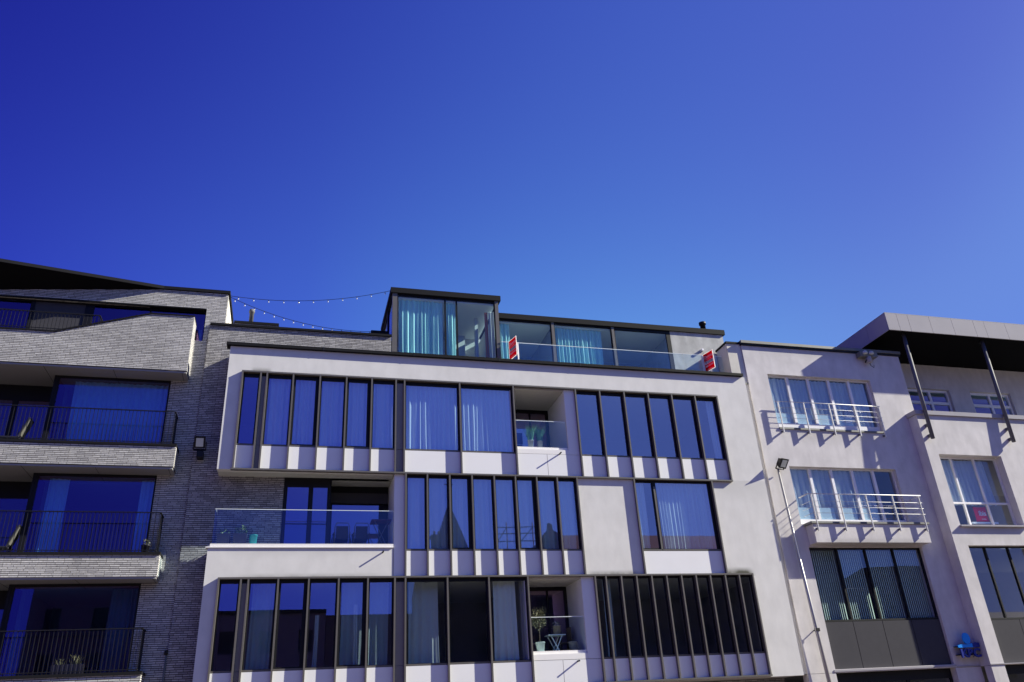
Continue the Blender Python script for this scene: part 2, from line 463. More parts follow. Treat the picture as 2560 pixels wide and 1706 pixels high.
M['table_red'] = plain('table_maroon', (.07, .012, .02), .4)
M['chair_fab'] = plain('chair_mesh', (.02, .02, .035), .6)
M['cushion'] = plain('grey_cushion', (.09, .088, .08), .9)
M['bulb'] = plain('bulb_glass', (.75, .78, .80), .1)
M['lamp_glass'] = plain('lamp_glass', (.50, .54, .52), .12)
M['ground'] = plain('paving', (.15, .122, .115), .9, noise=.2, scale=1.0, spec=.1)
M['opp1'] = brick('opposite_brick', (.085, .07, .065), (.06, .052, .05), (.10, .10, .10), .22, .065, .01)
M['opp2'] = plain('opposite_render', (.11, .11, .115), .9, noise=.2, scale=1)
M['tile'] = plain('roof_tile', (.06, .058, .058), .8, noise=.3, scale=10)
M['slate'] = plain('slate', (.07, .075, .08), .6, noise=.25, scale=8)

# ------------------------------------------------------------------ ground
g = MB().add([(-400, -400, 0), (400, -400, 0), (400, 400, 0), (-400, 400, 0)], [(0, 1, 2, 3)]).build('ground', M['ground'])
tag(g, None, None, kind='structure')

# ------------------------------------------------------------------ white building
WB = thing('apartment_building', 'white rendered apartment building with bronze framed window strips and glass penthouse on top', 'building', (0, 24, 0))
W, F, SP = 24.09, 24.0, 24.115
wallmb = MB()
wallmb.wall(-2.25, 16.02, 2.92, 13.26, W, W + .26, [
    (-1.795, 14.675, 9.24, 12.39), (-3, 2.975, 6.975, 9.22), (2.97, 8.96, 6.06, 9.25),
    (10.985, 13.885, 6.06, 9.23), (-1.86, 14.82, 2.95, 6.06)])
wallmb.build('wall', M['plaster'], WB)

def rail(x0, x1, z0, z1, y1=24.14):
    MB().box(x0, x1, F, y1, z0, z1).build('frame_rail', M['bronze'], WB)
rail(-1.825, 14.70, 12.365, 12.415)
rail(-1.86, 14.71, 9.195, 9.245)
rail(-1.885, 14.83, 6.035, 6.085)
rail(-1.885, 14.85, 2.935, 2.985)
L3 = [-1.80, -1.25, -1.06, -.26, .57, 1.40, 2.21, 2.99, 3.27, 5.11, 6.96, 9.20, 10.10, 11.02, 11.94, 12.86, 13.78, 14.675]
L2 = [3.33, 4.00, 4.71, 5.43, 6.155, 6.86, 7.575, 8.275, 8.96]
L2b = [10.99, 13.88]
L1 = [-1.86, -1.27, -1.07, -.265, .575, 1.41, 2.24, 3.02, 3.33, 4.58, 5.845, 7.07, 9.26, 9.62, 10.14, 10.66, 11.18, 11.70, 12.22, 12.735, 13.25, 13.79, 14.30, 14.805]
FW = .024
def fin(x, z0, z1):
    MB().box(x - FW, x + FW, F + .002, 24.14, z0, z1).build('fin', M['bronze'], WB)
for x in L3: fin(x, 9.245, 12.365)
for x in L2 + L2b: fin(x, 6.085, 9.195)
for x in L1: fin(x, 2.985, 6.035)

def spandrel(x0, x1, z0, z1, mat='spandrel', y=SP):
    MB().box(x0 + FW, x1 - FW, y, y + .06, z0, z1).build('spandrel', M[mat], WB)

def window(x0, x1, z0, z1, y=24.135, wide=.045, top=.10, bot=.055, openable=False, gl='glass', fm='black', parent=None, gy=.035, depth=.07):
    parent = parent or WB
    l = r = wide
    b = bot
    if openable:
        r, l, b = wide + .06, wide + .02, bot + .03
    w = MB().frame(x0 + FW, x1 - FW, z0, z1, y, y + depth, l, r, b, top).build('window', M[fm], parent)
    MB().box(x0 + FW + l - .01, x1 - FW - r + .01, y + gy, y + gy + .012, z0 + b - .01, z1 - top + .01).build('pane', M[gl], w)
    if not openable:
        MB().box(x0 + FW + .005, x1 - FW - .005, y - .022, y - .002, z0 - .0, z0 + b - .012).build('sill', M['bronze'], w)
    else:
        MB().box(x0 + FW + .005, x1 - FW - .005, y - .022, y - .002, z0, z0 + .045).build('sill', M['bronze'], w)
    return w

for i in range(len(L3) - 1):
    a, b = L3[i], L3[i + 1]
    if i in (1, 7):
        spandrel(a, b, 9.245, 10.0, 'panelgrey', 24.12); spandrel(a, b, 10.012, 12.28, 'panelgrey', 24.12)
        MB().box(a + FW, b - FW, 24.122, 24.18, 12.29, 12.365).build('frame_rail', M['black'], WB)
    elif i == 10:
        pass
    else:
        spandrel(a, b, 9.245, 9.985)
        window(a, b, 9.995, 12.365, openable=i in (3, 5), top=.11)
for i in range(len(L2) - 1):
    spandrel(L2[i], L2[i + 1], 6.085, 6.835)
    window(L2[i], L2[i + 1], 6.845, 9.195, openable=i in (2, 5), top=.085)
spandrel(10.99, 13.88, 6.085, 6.825)
w = MB().wall(10.99 + FW, 13.88 - FW, 6.835, 9.195, 24.135, 24.205, [(11.06, 11.66, 6.92, 9.12), (11.80, 13.76, 6.90, 9.13)]).build('window', M['black'], WB)
MB().box(11.05, 11.67, 24.17, 24.182, 6.91, 9.13).build('pane', M['glass'], w)
MB().box(11.79, 13.77, 24.17, 24.182, 6.89, 9.14).build('pane', M['glass'], w)
MB().box(11.70, 11.76, 24.112, 24.134, 6.86, 8.98).build('mullion', M['bronze'], w)
MB().box(11.02, 13.85, 24.112, 24.134, 6.84, 6.88).build('sill', M['bronze'], w)
for i in range(len(L1) - 1):
    a, b = L1[i], L1[i + 1]
    if i in (1, 7):
        spandrel(a, b, 2.985, 3.63, 'panelgrey', 24.12); spandrel(a, b, 3.642, 5.93, 'panelgrey', 24.12)
        MB().box(a + FW, b - FW, 24.122, 24.18, 5.94, 6.035).build('frame_rail', M['black'], WB)
    elif i == 11:
        pass
    else:
        spandrel(a, b, 2.985, 3.615)
        window(a, b, 3.625, 6.035, openable=i in (3, 5), top=.10 if i < 12 else .06, gl='glass' if i < 8 else 'glass_dark', wide=.045 if i < 12 else .03)
# pier right of the deep balcony on the middle floor
MB().box(2.985, 3.305, SP, 25.7, 6.085, 9.195).build('pier', M['spandrel'], WB)
# roof ledge and brick upper storey
MB().box(-2.37, 15.93, 23.985, 24.36, 13.27, 13.37).build('ledge', M['coping'], WB)
for x in (.6, 3.55, 6.5, 9.45, 12.4):
    MB().box(x, x + .05, 23.981, 24.3, 13.266, 13.374).build('coping_joint', M['rail_dk'], WB)
MB().wall(-3.035, 2.90, 0, 14.30, 24.78, 25.0, [(-.315, 2.91, 6.98, 9.22), (-2.2, 2.91, 9.52, 13.0), (-2.2, 2.91, 3.1, 6.3)]).build('brick_wall', M['brick_w'], WB)
MB().box(-3.035, -2.86, 25.0, 31, 0, 14.3).box(-2.86, 2.83, 25.0, 31, 14.1, 14.3).build('side_wall', M['brick_w'], WB)
MB().box(-3.02, 2.905, 24.72, 25.04, 14.31, 14.385).build('coping', M['coping'], WB)
rb = MB().box(-2.33, -.92, 25.5, 27.2, 14.30, 14.80).build('roof_hatch', M['zinc'], WB)
MB().box(-2.36, -.89, 25.47, 27.2, 14.81, 14.90).build('coping', M['coping'], rb)
ch = MB().lathe((-1.83, 25.7, 14.9), [(.075, 0), (.075, .44), (.095, .45), (.10, .52), (.08, .58), (.01, .62)], 12).build('flue', M['steelgrey'], WB, True)
MB().box(2.25, 2.84, 25.3, 26.2, 14.31, 14.80).build('roof_unit', M['coping'], WB)
# floor slabs, inner walls
sl = MB()
sl.box(-2.24, 15.6, 24.36, 31, 12.41, 13.25)
sl.box(-2.24, 15.6, 24.36, 31, 9.22, 9.50)
sl.box(-2.24, 15.6, 24.36, 31, 6.035, 6.30)
sl.box(-2.24, 15.6, 24.36, 31, 2.935, 3.10)
sl.build('floor_slab', M['soffit_w'], WB)
iw = MB()
iw.box(-2.86, 15.6, 29.0, 29.3, 0, 13.2)
for x, z0, z1 in ((2.97, 9.5, 12.41), (6.80, 9.5, 12.41), (9.0, 9.5, 12.41), (6.90, 3.1, 6.03), (9.06, 3.1, 6.03), (3.1, 3.1, 6.03), (8.96, 6.3, 9.22), (15.45, 3.1, 12.4)):
    iw.box(x, x + .15, 24.42, 29.0, z0, z1)
iw.box(-2.2, -2.05, 24.42, 29, 9.5, 12.41).box(-2.2, -2.05, 24.42, 29, 3.1, 6.03)
iw.build('partition', M['inner'], WB)
# ground floor
MB().wall(-3.03, 16.0, 0, 2.92, 25.2, 25.5, [(-1.5, 5.5, 0, 2.4), (7, 13.5, 0, 2.4)]).build('ground_floor_wall', M['brick_w'], WB)
for a, b in ((-1.5, 5.5), (7, 13.5)):
    w = MB().frame(a, b, 0.02, 2.4, 25.3, 25.4, .08, .08, .1, .1).build('shop_window', M['black'], WB)
    MB().box(a + .05, b - .05, 25.34, 25.355, .1, 2.32).build('pane', M['glass_dark'], w)
MB().box(-2.25, 16.0, 24.36, 25.5, 2.925, 2.934).build('soffit', M['soffit_w'], WB)

# deep balcony on the middle floor (left)
MB().box(-2.24, 2.97, 24.36, 25.75, 6.80, 6.95).build('balcony_floor', M['soffit_g'], WB)
MB().box(-2.31, 2.972, 24.055, 24.34, 6.915, 6.945).box(-2.20, 2.972, 24.075, 24.34, 6.947, 7.03).build('parapet_cap', M['cap'], WB)
w = MB().wall(-.31, 1.10, 6.98, 9.0, 24.80, 24.88, [(-.20, .43, 7.08, 8.93), (.57, 1.0, 7.08, 8.93)]).build('balcony_door', M['black'], WB)
MB().box(-.21, .44, 24.83, 24.845, 7.07, 8.94).build('pane', M['glass'], w)
MB().box(.56, 1.01, 24.83, 24.845, 7.07, 8.94).build('pane', M['glass'], w)
MB().box(-.21, .44, 24.80, 24.82, 7.78, 7.80).box(.56, 1.01, 24.80, 24.82, 7.78, 7.80).build('transom', M['black'], w)
MB().box(1.04, 1.12, 24.89, 25.72, 6.96, 9.21).build('side_wall', M['black'], WB)
MB().box(-.36, 1.10, 24.80, 24.9, 9.0, 9.218).build('lintel', M['black'], WB)
w = MB().wall(1.13, 2.97, 6.96, 9.215, 25.62, 25.72, [(1.2, 2.68, 7.05, 8.62)]).build('balcony_window', M['black'], WB)
MB().box(1.19, 2.69, 25.66, 25.675, 7.04, 8.63).build('pane', M['glass'], w)
MB().box(1.14, 2.96, 25.55, 25.61, 8.64, 8.98).build('shutter_box', M['panel_dk'], w)
MB().box(-.3, 2.97, 25.0, 25.02, 6.3, 6.79).build('inner_wall', M['inner'], WB)
bal = MB().box(-2.16, 2.965, 24.115, 24.13, 7.03, 8.025).build('glass_balustrade', M['glass_rail'], WB)
MB().box(-2.165, 2.965, 24.111, 24.134, 8.026, 8.042).build('glass_edge', M['edge'], bal)
MB().box(-2.16, -2.145, 24.135, 24.775, 7.03, 8.025).build('side_pane', M['glass_rail'], bal)
MB().box(-2.163, -2.142, 24.135, 24.775, 8.026, 8.042).build('glass_edge', M['edge'], bal)

# two small loggias
def loggia(x0, x1, xr, zb, zc, zt, zcap0, zcap1, yb, zrail, seam):
    MB().box(x0 + .02, xr - FW, SP, SP + .05, zb, zcap0 - .012).build('spandrel', M['spandrel'], WB)
    MB().box(seam, seam + .012, SP - .001, SP + .01, zb + .01, zcap0 - .02).build('joint', M['panelgrey'], WB)
    MB().box(x1, xr - FW, SP, yb + .1, zcap0, zt).build('pier', M['spandrel'], WB)
    MB().box(x0 + .02, x1 - .004, SP + .002, 24.40, zcap0, zcap1 - .09).box(x0 + .02, x1 - .004, SP + .05, 24.40, zcap1 - .088, zcap1).build('parapet_cap', M['cap'], WB)
    MB().box(x0 - .1, x0 + .015, 24.142, yb + .1, zcap0, zt).build('side_wall', M['inner_l'], WB)
    MB().box(x0 + .016, x1, 24.41, yb + .1, zcap1 - .25, zcap1 - .15).build('balcony_floor', M['soffit_g'], WB)
    MB().box(x0 + .016, x1, SP + .03, yb + .1, zc, zt + .04).build('ceiling', M['soffit_w'], WB)
    xm = x0 + (x1 - x0) * .62
    w = MB().wall(x0 + .016, x1 - .001, zcap1 - .14, zc - .001, yb, yb + .09, [(x0 + .10, xm - .03, zcap1 - .06, zc - .12), (xm + .03, x1 - .1, zcap1 - .06, zc - .12)]).build('balcony_door', M['black'], WB)
    MB().box(x0 + .09, xm - .02, yb + .03, yb + .045, zcap1 - .07, zc - .11).build('pane', M['glass'], w)
    MB().box(xm + .02, x1 - .09, yb + .03, yb + .045, zcap1 - .07, zc - .11).build('pane', M['glass'], w)
    b = MB().box(x0 + .05, x1 - .012, 24.19, 24.205, zcap1, zrail - .015).build('glass_balustrade', M['glass_rail'], WB)
    MB().box(x0 + .05, x1 - .012, 24.187, 24.208, zrail - .014, zrail + .003).build('glass_edge', M['edge'], b)
loggia(6.965, 8.805, 9.20, 9.245, 12.325, 12.36, 10.015, 10.26, 26.0, 11.205, 8.02)
loggia(7.075, 8.825, 9.26, 2.985, 5.985, 6.03, 3.645, 3.90, 25.6, 4.87, 8.02)

# drain spouts
def spout(x, z, L):
    MB().tube([(x, W + .1, z), (x, W - L, z)], .024, 10).build('drain_spout', M['rail_dk'], WB)
spout(2.66, 6.785, .155); spout(8.46, 10.02, .165); spout(8.49, 3.585, .13)

# ------------------------------------------------------------------ penthouse (part of the white building)
Y0 = 24.80
r = MB().box(2.86, 6.90, Y0 - .05, 28.0, 16.10, 16.305).build('penthouse_roof', M['coping'], WB)
for x0, x1 in ((2.93, 3.10), (6.68, 6.81)):
    MB().box(x0, x1, Y0, Y0 + .14, 13.26, 16.10).build('post', M['bronze'], WB)
MB().box(2.91, 3.01, 27.7, 27.85, 13.26, 16.10).box(2.91, 2.99, 26.1, 26.22, 13.26, 16.10).build('post', M['black'], WB)
def pent_win(x0, x1, z0, z1, y):
    w = MB().frame(x0, x1, z0, z1, y, y + .06, .025, .025, .05, .06).build('window', M['black'], WB)
    MB().box(x0 + .02, x1 - .02, y + .03, y + .045, z0 + .04, z1 - .05).build('pane', M['glass_pent'], w)
pent_win(3.11, 4.83, 13.3, 16.095, Y0 + .05)
pent_win(4.835, 5.25, 13.3, 16.095, Y0 + .05)
pent_win(5.255, 6.675, 13.3, 16.095, Y0 + .05)
w = MB().box(2.92, 2.98, 24.95, 27.7, 13.27, 13.36).box(2.92, 2.98, 24.95, 27.7, 16.02, 16.095).build('window', M['black'], WB)
MB().box(2.945, 2.96, 24.95, 26.09, 13.37, 16.01).build('pane', M['glass_pent'], w)
MB().box(2.945, 2.96, 26.23, 27.69, 13.37, 16.01).build('pane', M['glass_pent'], w)
MB().box(3.02, 6.8, 27.8, 28.0, 13.26, 16.095).build('back_wall', M['inner_l'], WB)
MB().box(6.73, 6.85, 25.15, 27.79, 13.26, 15.80).build('side_wall', M['inner_l'], WB)
w = MB().box(6.77, 6.83, 24.95, 27.79, 16.05, 16.095).box(6.77, 6.83, 25.10, 25.145, 13.27, 16.045).build('window', M['black'], WB)
MB().box(6.795, 6.807, 24.95, 25.095, 13.28, 16.045).box(6.795, 6.807, 25.15, 27.79, 15.81, 16.045).build('pane', M['glass_pent'], w)
MB().box(2.99, 6.72, 24.96, 27.79, 15.98, 16.04).build('ceiling', M['white'], WB)
MB().box(2.99, 6.72, 24.96, 27.79, 13.262, 13.30).build('floor', M['floor'], WB)
MB().box(6.17, 6.29, 25.98, 26.1, 13.31, 15.97).build('column', M['inner_l'], WB)
MB().box(5.3, 6.0, 27.0, 27.79, 13.31, 15.7).build('wardrobe', M['inner_l'], WB)
YL = 25.2
MB().box(6.905, 16.24, YL - .06, 29.2, 15.60, 15.81).build('penthouse_roof', M['coping'], WB)
for x0, x1 in ((8.94, 9.05), (11.37, 11.47)):
    MB().box(x0, x1, YL - .02, YL + .12, 13.26, 15.60).build('post', M['bronze'], WB)
pent_win(6.91, 8.935, 13.3, 15.595, YL + .02)
pent_win(9.055, 11.365, 13.3, 15.595, YL + .02)
w = MB().frame(11.475, 13.83, 13.3, 15.595, YL, YL + .08, .03, .16, .06, .10).build('window', M['black'], WB)
MB().box(11.49, 13.69, YL + .03, YL + .045, 13.33, 15.51).build('pane', M['glass_pent'], w)
MB().box(13.835, 16.15, YL, 29.0, 13.26, 15.60).build('penthouse_wall', M['plaster_p'], WB)
MB().box(6.73, 13.83, 28.2, 28.5, 13.26, 15.60).build('back_wall', M['inner'], WB)
MB().box(6.78, 13.83, YL + .12, 28.2, 15.50, 15.595).build('ceiling', M['white'], WB)
MB().box(6.78, 13.83, YL + .12, 28.2, 13.262, 13.30).build('floor', M['floor'], WB)
MB().box(9.0, 9.12, YL + .2, 28.2, 13.31, 15.49).build('partition', M['inner'], WB)
ch = MB().lathe((15.80, 25.95, 15.8), [(.11, 0), (.11, .62), (.145, .63), (.145, .73), (.10, .73)], 16).build('flue', M['rail_dk'], WB, True)
MB().lathe((13.9, 25.5, 15.8), [(.045, 0), (.045, .10), (.02, .13)], 10).build('vent_cap', M['zinc'], WB, True)
# glass balustrade on the ledge
xs = [6.83, 8.22, 10.4, 12.57, 14.0, 15.66]
bal = None
for i in range(5):
    bal = MB().box(xs[i] + .006, xs[i + 1] - .006, 24.765, 24.78, 13.372, 14.405).build('glass_balustrade', M['glass_rail'], WB)
    MB().box(xs[i] + .006, xs[i + 1] - .006, 24.761, 24.784, 14.406, 14.424).build('glass_edge', M['edge'], bal)
MB().box(15.06, 15.15, YL - .11, YL - .001, 14.80, 14.88).build('wall_lamp', M['white'], WB)

# ------------------------------------------------------------------ left brick building
LB = thing('brick_building', 'grey brick apartment building with brick balcony bands and dark railings', 'building', (-8, 24.87, 0))
YW, YB = 24.87, 24.2
MB().wall(-14, -3.04, 0, 14.40, YW, YW + .3, [(-14.1, -3.97, 10.0, 12.36), (-14.1, -3.97, 6.85, 9.26), (-14.1, -3.97, 3.72, 6.16), (-9.6, -3.20, 13.75, 14.9), (-14.1, -3.97, .2, 2.9)]).build('wall', M['brick_l'], LB)
MB().extr([(-14, 14.88), (-2.58, 14.95), (-2.58, 15.55), (-14, 15.55)], 'y', YW, YW + .3).box(-3.20, -2.58, YW, YW + .3, 14.40, 14.945).build('wall', M['brick_l'], LB)
MB().box(-2.80, -2.58, YW + .3, 36, 14.40, 15.55).build('end_wall', M['plaster_c'], LB)
MB().box(-14, -3.04, 35.7, 36, 0, 15.5).build('back_wall', M['brick_l'], LB)
# leaning roof: overhang grows to the left
zr0, zr1 = 15.56, 15.67
rf = MB()
rf.add([(-2.52, YW - .05, zr0), (-4.6, YW - .05, zr0), (-14, YW - .05 - .2 * 9.4, zr0), (-14, 37, zr0), (-2.52, 37, zr0),
        (-2.52, YW - .05, zr1), (-4.6, YW - .05, zr1), (-14, YW - .05 - .2 * 9.4, zr1), (-14, 37, zr1), (-2.52, 37, zr1)],
       [(0, 1, 2, 3, 4), (9, 8, 7, 6, 5), (0, 5, 6, 1), (1, 6, 7, 2), (2, 7, 8, 3), (3, 8, 9, 4), (4, 9, 5, 0)])
rf.build('roof', M['coping'], LB)
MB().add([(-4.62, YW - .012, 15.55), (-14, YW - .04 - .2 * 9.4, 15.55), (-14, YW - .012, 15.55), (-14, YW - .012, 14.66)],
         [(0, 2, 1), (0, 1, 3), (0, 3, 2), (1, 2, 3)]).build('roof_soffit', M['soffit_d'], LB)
# strip window of the top storey
w = MB().wall(-9.6, -3.20, 13.75, 14.9, YW + .14, YW + .2, [(-9.55, -8.42, 13.8, 14.86), (-8.3, -6.86, 13.8, 14.86), (-6.6, -4.95, 13.8, 14.86), (-4.9, -3.24, 13.8, 14.86)]).build('window', M['black'], LB)
for a, b in ((-9.56, -8.41), (-6.61, -4.94), (-4.91, -3.23)):
    MB().box(a, b, YW + .165, YW + .18, 13.79, 14.87).build('pane', M['glass_left'], w)
MB().box(-8.31, -6.85, YW + .165, YW + .18, 13.79, 14.87).build('roller_blind', M['panel_dk'], w)
MB().extr([(-14, 14.88), (-3.2, 14.945), (-3.2, 14.905), (-14, 14.84)], 'y', YW - .03, YW + .02).build('lintel', M['coping'], LB)
# sloping upper parapet
prof = [(-14, 12.36), (-3.455, 12.36), (-3.455, 14.27), (-4.72, 14.26), (-7.35, 13.42), (-14, 13.42)]
MB().extr(prof, 'y', YB, YW - .004).build('parapet', M['brick_l'], LB)
cp = [(-14, 13.42), (-7.35, 13.42), (-4.72, 14.262), (-3.44, 14.272), (-3.44, 14.30), (-4.73, 14.30), (-7.37, 13.47), (-14, 13.47)]
MB().extr(cp, 'y', YB - .03, YW - .004).build('coping', M['coping'], LB)
sf = MB().box(-14, -3.47, YB + .03, YW + .95, 12.30, 12.356)
sf.build('soffit', M['soffit_g'], LB)
def soffit_joints(zz):
    j = MB()
    for x in (-12.3, -10.5, -7.45, -5.55, -3.6):
        j.box(x, x + .012, YB + .04, YW + .9, zz - .004, zz - .0005)
    j.build('soffit_joint', M['rail_dk'], LB)
soffit_joints(12.30)
def band(z0, z1, xr):
    MB().box(-14, xr, YB, YW - .004, z0, z1).build('balcony_band', M['brick_l'], LB)
    MB().box(-14, xr + .015, YB - .035, YW - .004, z1 + .003, z1 + .075).build('coping', M['coping'], LB)
    MB().box(-14, xr - .02, YB + .03, YW + .95, z0 - .06, z0 - .004).build('soffit', M['soffit_g'], LB)
    MB().box(-14, xr - .1, YW - .003, YW + .95, z1 - .20, z1).build('balcony_floor', M['soffit_g'], LB)
    soffit_joints(z0 - .06)
band(9.285, 9.905, -3.465)
band(6.165, 6.745, -3.50)
band(3.06, 3.66, -3.55)
def railing(z0, z1, xr, xl=-14.0):
    m = MB()
    y = YB + .05
    m.box(xl, xr, y - .02, y + .02, z1 - .025, z1)
    m.box(xl, xr, y - .01, y + .01, z0 + .05, z0 + .07)
    x = xr - .02
    while x > xl:
        m.box(x - .006, x + .006, y - .008, y + .008, z0, z1 - .025)
        x -= .105
    m.box(xr - .02, xr + .02, y, YW - .01, z1 - .025, z1)
    m.box(xr - .01, xr + .01, y, YW - .01, z0 + .05, z0 + .07)
    yy = y + .1
    while yy < YW - .03:
        m.box(xr - .008, xr + .008, yy - .006, yy + .006, z0, z1 - .025)
        yy += .085
    m.build('railing', M['rail_dk'], LB)
railing(9.98, 11.03, -3.62); railing(6.82, 7.955, -3.63); railing(3.735, 4.83, -3.68)
railing(13.5, 14.12, -6.2)
def big_window(z0, z1, split=True):
    w = MB().wall(-7.2, -3.975, z0, z1, YW + .02, YW + .09, [(-7.12, -4.02, z0 + .05, z1 - .07)]).build('window', M['black'], LB)
    MB().box(-7.13, -4.01, YW + .05, YW + .062, z0 + .04, z1 - .06).build('pane', M['glass_left'], w)
    # recessed loggia to the left
    w2 = MB().wall(-14, -7.2, z0, z1, YW + .95, YW + 1.03, [(-13.9, -11.0, z0 + .06, z1 - .5), (-10.85, -8.55, z0 + .06, z1 - .5), (-8.4, -7.3, z0 + .06, z1 - .5)]).build('balcony_door', M['black'], LB)
    for a, b in ((-13.95, -10.95), (-10.9, -8.5), (-8.45, -7.25)):
        MB().box(a, b, YW + .98, YW + .995, z0 + .05, z1 - .48).build('pane', M['glass_left'], w2)
    MB().box(-7.27, -7.205, YW + .02, YW + .94, z0, z1).build('side_wall', M['black'], LB)
big_window(10.0, 12.3); big_window(6.85, 9.22); big_window(3.72, 6.10); big_window(.2, 2.9)
ii = MB()
for z in (0.05, 2.95, 6.11, 9.23, 12.31):
    ii.box(-14, -3.3, YW + .32 if z > 12.4 else YW + 1.05, 35, z, z + .35)
for z in (2.95, 6.11, 9.23, 12.31):
    ii.box(-7.19, -3.3, YW + .1, YW + 1.04, z + .01, z + .34)
ii.box(-14, -3.3, 29, 29.2, 0, 15.3).box(-3.4, -3.3, YW + .31, 29, 0, 14.3).box(-7.2, -7.1, YW + 1.06, 29, 0, 12.3)
ii.build('partition', M['inner'], LB)
# downpipe in the joint
dp = MB().tube([(-3.06, 24.74, 0), (-3.06, 24.74, 4.18)], .022, 8).build('downpipe', M['zinc_dk'], LB, True)
MB().lathe((-3.07, 24.72, 4.17), [(.03, 0), (.05, .03), (.05, .10), (.02, .13)], 10).build('cap', M['rail_dk'], dp, True)

# ------------------------------------------------------------------ right building
RB = thing('hotel_building', 'pale mauve rendered building with white windows, steel balcony rails and a big zinc canopy', 'building', (22, 24.3, 0))
YR, YV = 24.30, 23.85
MB().wall(16.31, 23.5, 2.96, 14.72, YR, YR + .35, [(17.19, 21.79, 11.40, 13.57), (17.27, 21.83, 7.80, 9.91), (17.36, 22.04, 3.06, 7.0)]).build('wall', M['plaster_r'], RB)
MB().box(23.2, 23.5, YR + .35, 30, 11.9, 14.72).build('side_wall', M['plaster_r'], RB)
MB().box(15.70, 16.30, YR + .05, 25.14, 2.96, 14.78).build('party_wall', M['plaster_c'], RB)
MB().box(15.67, 16.31, YR + .01, 25.16, 14.785, 14.86).build('coping', M['coping'], RB)
MB().box(16.035, 16.295, YR + .015, YR + .045, 13.10, 13.15).build('flashing', M['zinc_dk'], RB)
MB().box(16.27, 23.56, YR - .06, YR + .4, 14.73, 14.795).build('gutter', M['rail_dk'], RB)
MB().box(16.27, 23.56, YR - .10, YR + .4, 14.80, 14.91).build('cornice', M['zinc_dk'], RB)
MB().box(16.3, 23.2, YR + .36, 30, 14.55, 14.71).build('roof', M['coping'], RB)
MB().box(15.7, 16.3, 25.15, 30, 2.96, 13.2).build('inner_wall', M['inner'], RB)
# right volume
MB().wall(23.10, 36, 2.96, 12.0, YV, YV + .35, [(23.60, 26.52, 7.70, 10.42), (27.95, 30.9, 7.70, 10.42), (23.67, 26.5, 3.0, 6.97), (27.95, 30.8, 3.0, 6.97), (32, 35, 7.7, 10.42)]).build('wall', M['plaster_r'], RB)
MB().box(23.10, 23.4, YV + .35, YR - .003, 2.96, 12.0).build('side_wall', M['plaster_r'], RB)
MB().box(23.03, 36, YV - .07, YV + .38, 12.005, 12.17).box(23.03, 23.42, YV + .38, YR - .004, 12.005, 12.17).build('coping', M['zinc'], RB)
MB().box(23.51, 36, YV + .36, 26.4, 11.8, 11.95).build('terrace_floor', M['soffit_g'], RB)
MB().wall(23.51, 36, 11.95, 15.46, 26.3, 26.6, [(24.75, 27.62, 12.45, 14.32), (28.72, 30.95, 12.45, 14.32), (32.2, 34.4, 12.45, 14.32)]).build('wall', M['plaster_r'], RB)
def hotel_win(x0, x1, z0, z1, y, nx, mull, frame, low, gl='glass_r', zt=None, film=0., parent=None, dark=False):
    fm = M['white'] if not dark else M['black']
    wd = (x1 - x0)
    xs = [x0 + wd * k / nx for k in range(nx + 1)] if isinstance(nx, int) else nx
    holes = []
    for k in range(len(xs) - 1):
        a = xs[k] + (frame if k == 0 else mull / 2); b = xs[k + 1] - (frame if k == len(xs) - 2 else mull / 2)
        if zt:
            holes += [(a, b, z0 + low, zt - mull / 2), (a, b, zt + mull / 2, z1 - frame)]
        else:
            holes.append((a, b, z0 + low, z1 - frame))
    w = MB().wall(x0, x1, z0, z1, y, y + .09, holes).build('window', fm, RB)
    for h in holes:
        MB().box(h[0] - .01, h[1] + .01, y + .05, y + .062, h[2] - .01, h[3] + .01).build('pane', M[gl], w)
    if film:
        for h in holes[:-1]:
            MB().box(h[0] + .02, h[1] - .14, y + .068, y + .073, h[2] + .01, h[2] + film).build('frosted_film', M['film'], w)
    return w
hotel_win(17.195, 21.785, 11.405, 13.565, 24.44, 5, .105, .04, .23, film=.42)
hotel_win(17.275, 21.825, 7.805, 9.905, 24.44, 5, .105, .04, .20, film=.44)
hotel_win(17.365, 22.035, 4.54, 6.995, 24.42, 4, .06, .05, .06, gl='glass_dark', dark=True)
hotel_win(23.605, 26.515, 7.705, 10.415, 24.16, [23.605, 24.40, 25.46, 26.515], .07, .05, .09, zt=8.62)
hotel_win(27.955, 30.895, 7.705, 10.415, 24.16, [27.955, 28.9, 29.9, 30.895], .07, .05, .09, zt=8.62)
hotel_win(32.01, 34.99, 7.705, 10.415, 24.16, 3, .07, .05, .09, zt=8.62)
hotel_win(23.675, 26.495, 4.42, 6.965, 24.03, [23.675, 24.55, 25.60, 26.495], .06, .04, .06, gl='glass_dark', dark=True)
hotel_win(27.955, 30.795, 4.42, 6.965, 24.03, 3, .06, .04, .06, gl='glass_dark', dark=True)
hotel_win(24.76, 27.61, 12.46, 14.31, 26.42, [24.76, 26.62, 27.61], .12, .10, .10, zt=13.70, gl='glass_left')
hotel_win(28.73, 30.94, 12.46, 14.31, 26.42, 2, .12, .10, .10, zt=13.70, gl='glass_left')
hotel_win(32.21, 34.39, 12.46, 14.31, 26.42, 2, .12, .10, .10, zt=13.70, gl='glass_left')
for x0, x1 in ((23.55, 26.6), (27.9, 30.95)):
    MB().box(x0, x1, YV - .10, YV + .30, 7.64, 7.698).build('sill', M['zinc'], RB)
MB().box(17.21, 21.77, YR - .04, YR + .13, 11.33, 11.40).build('sill', M['zinc_dk'], RB)
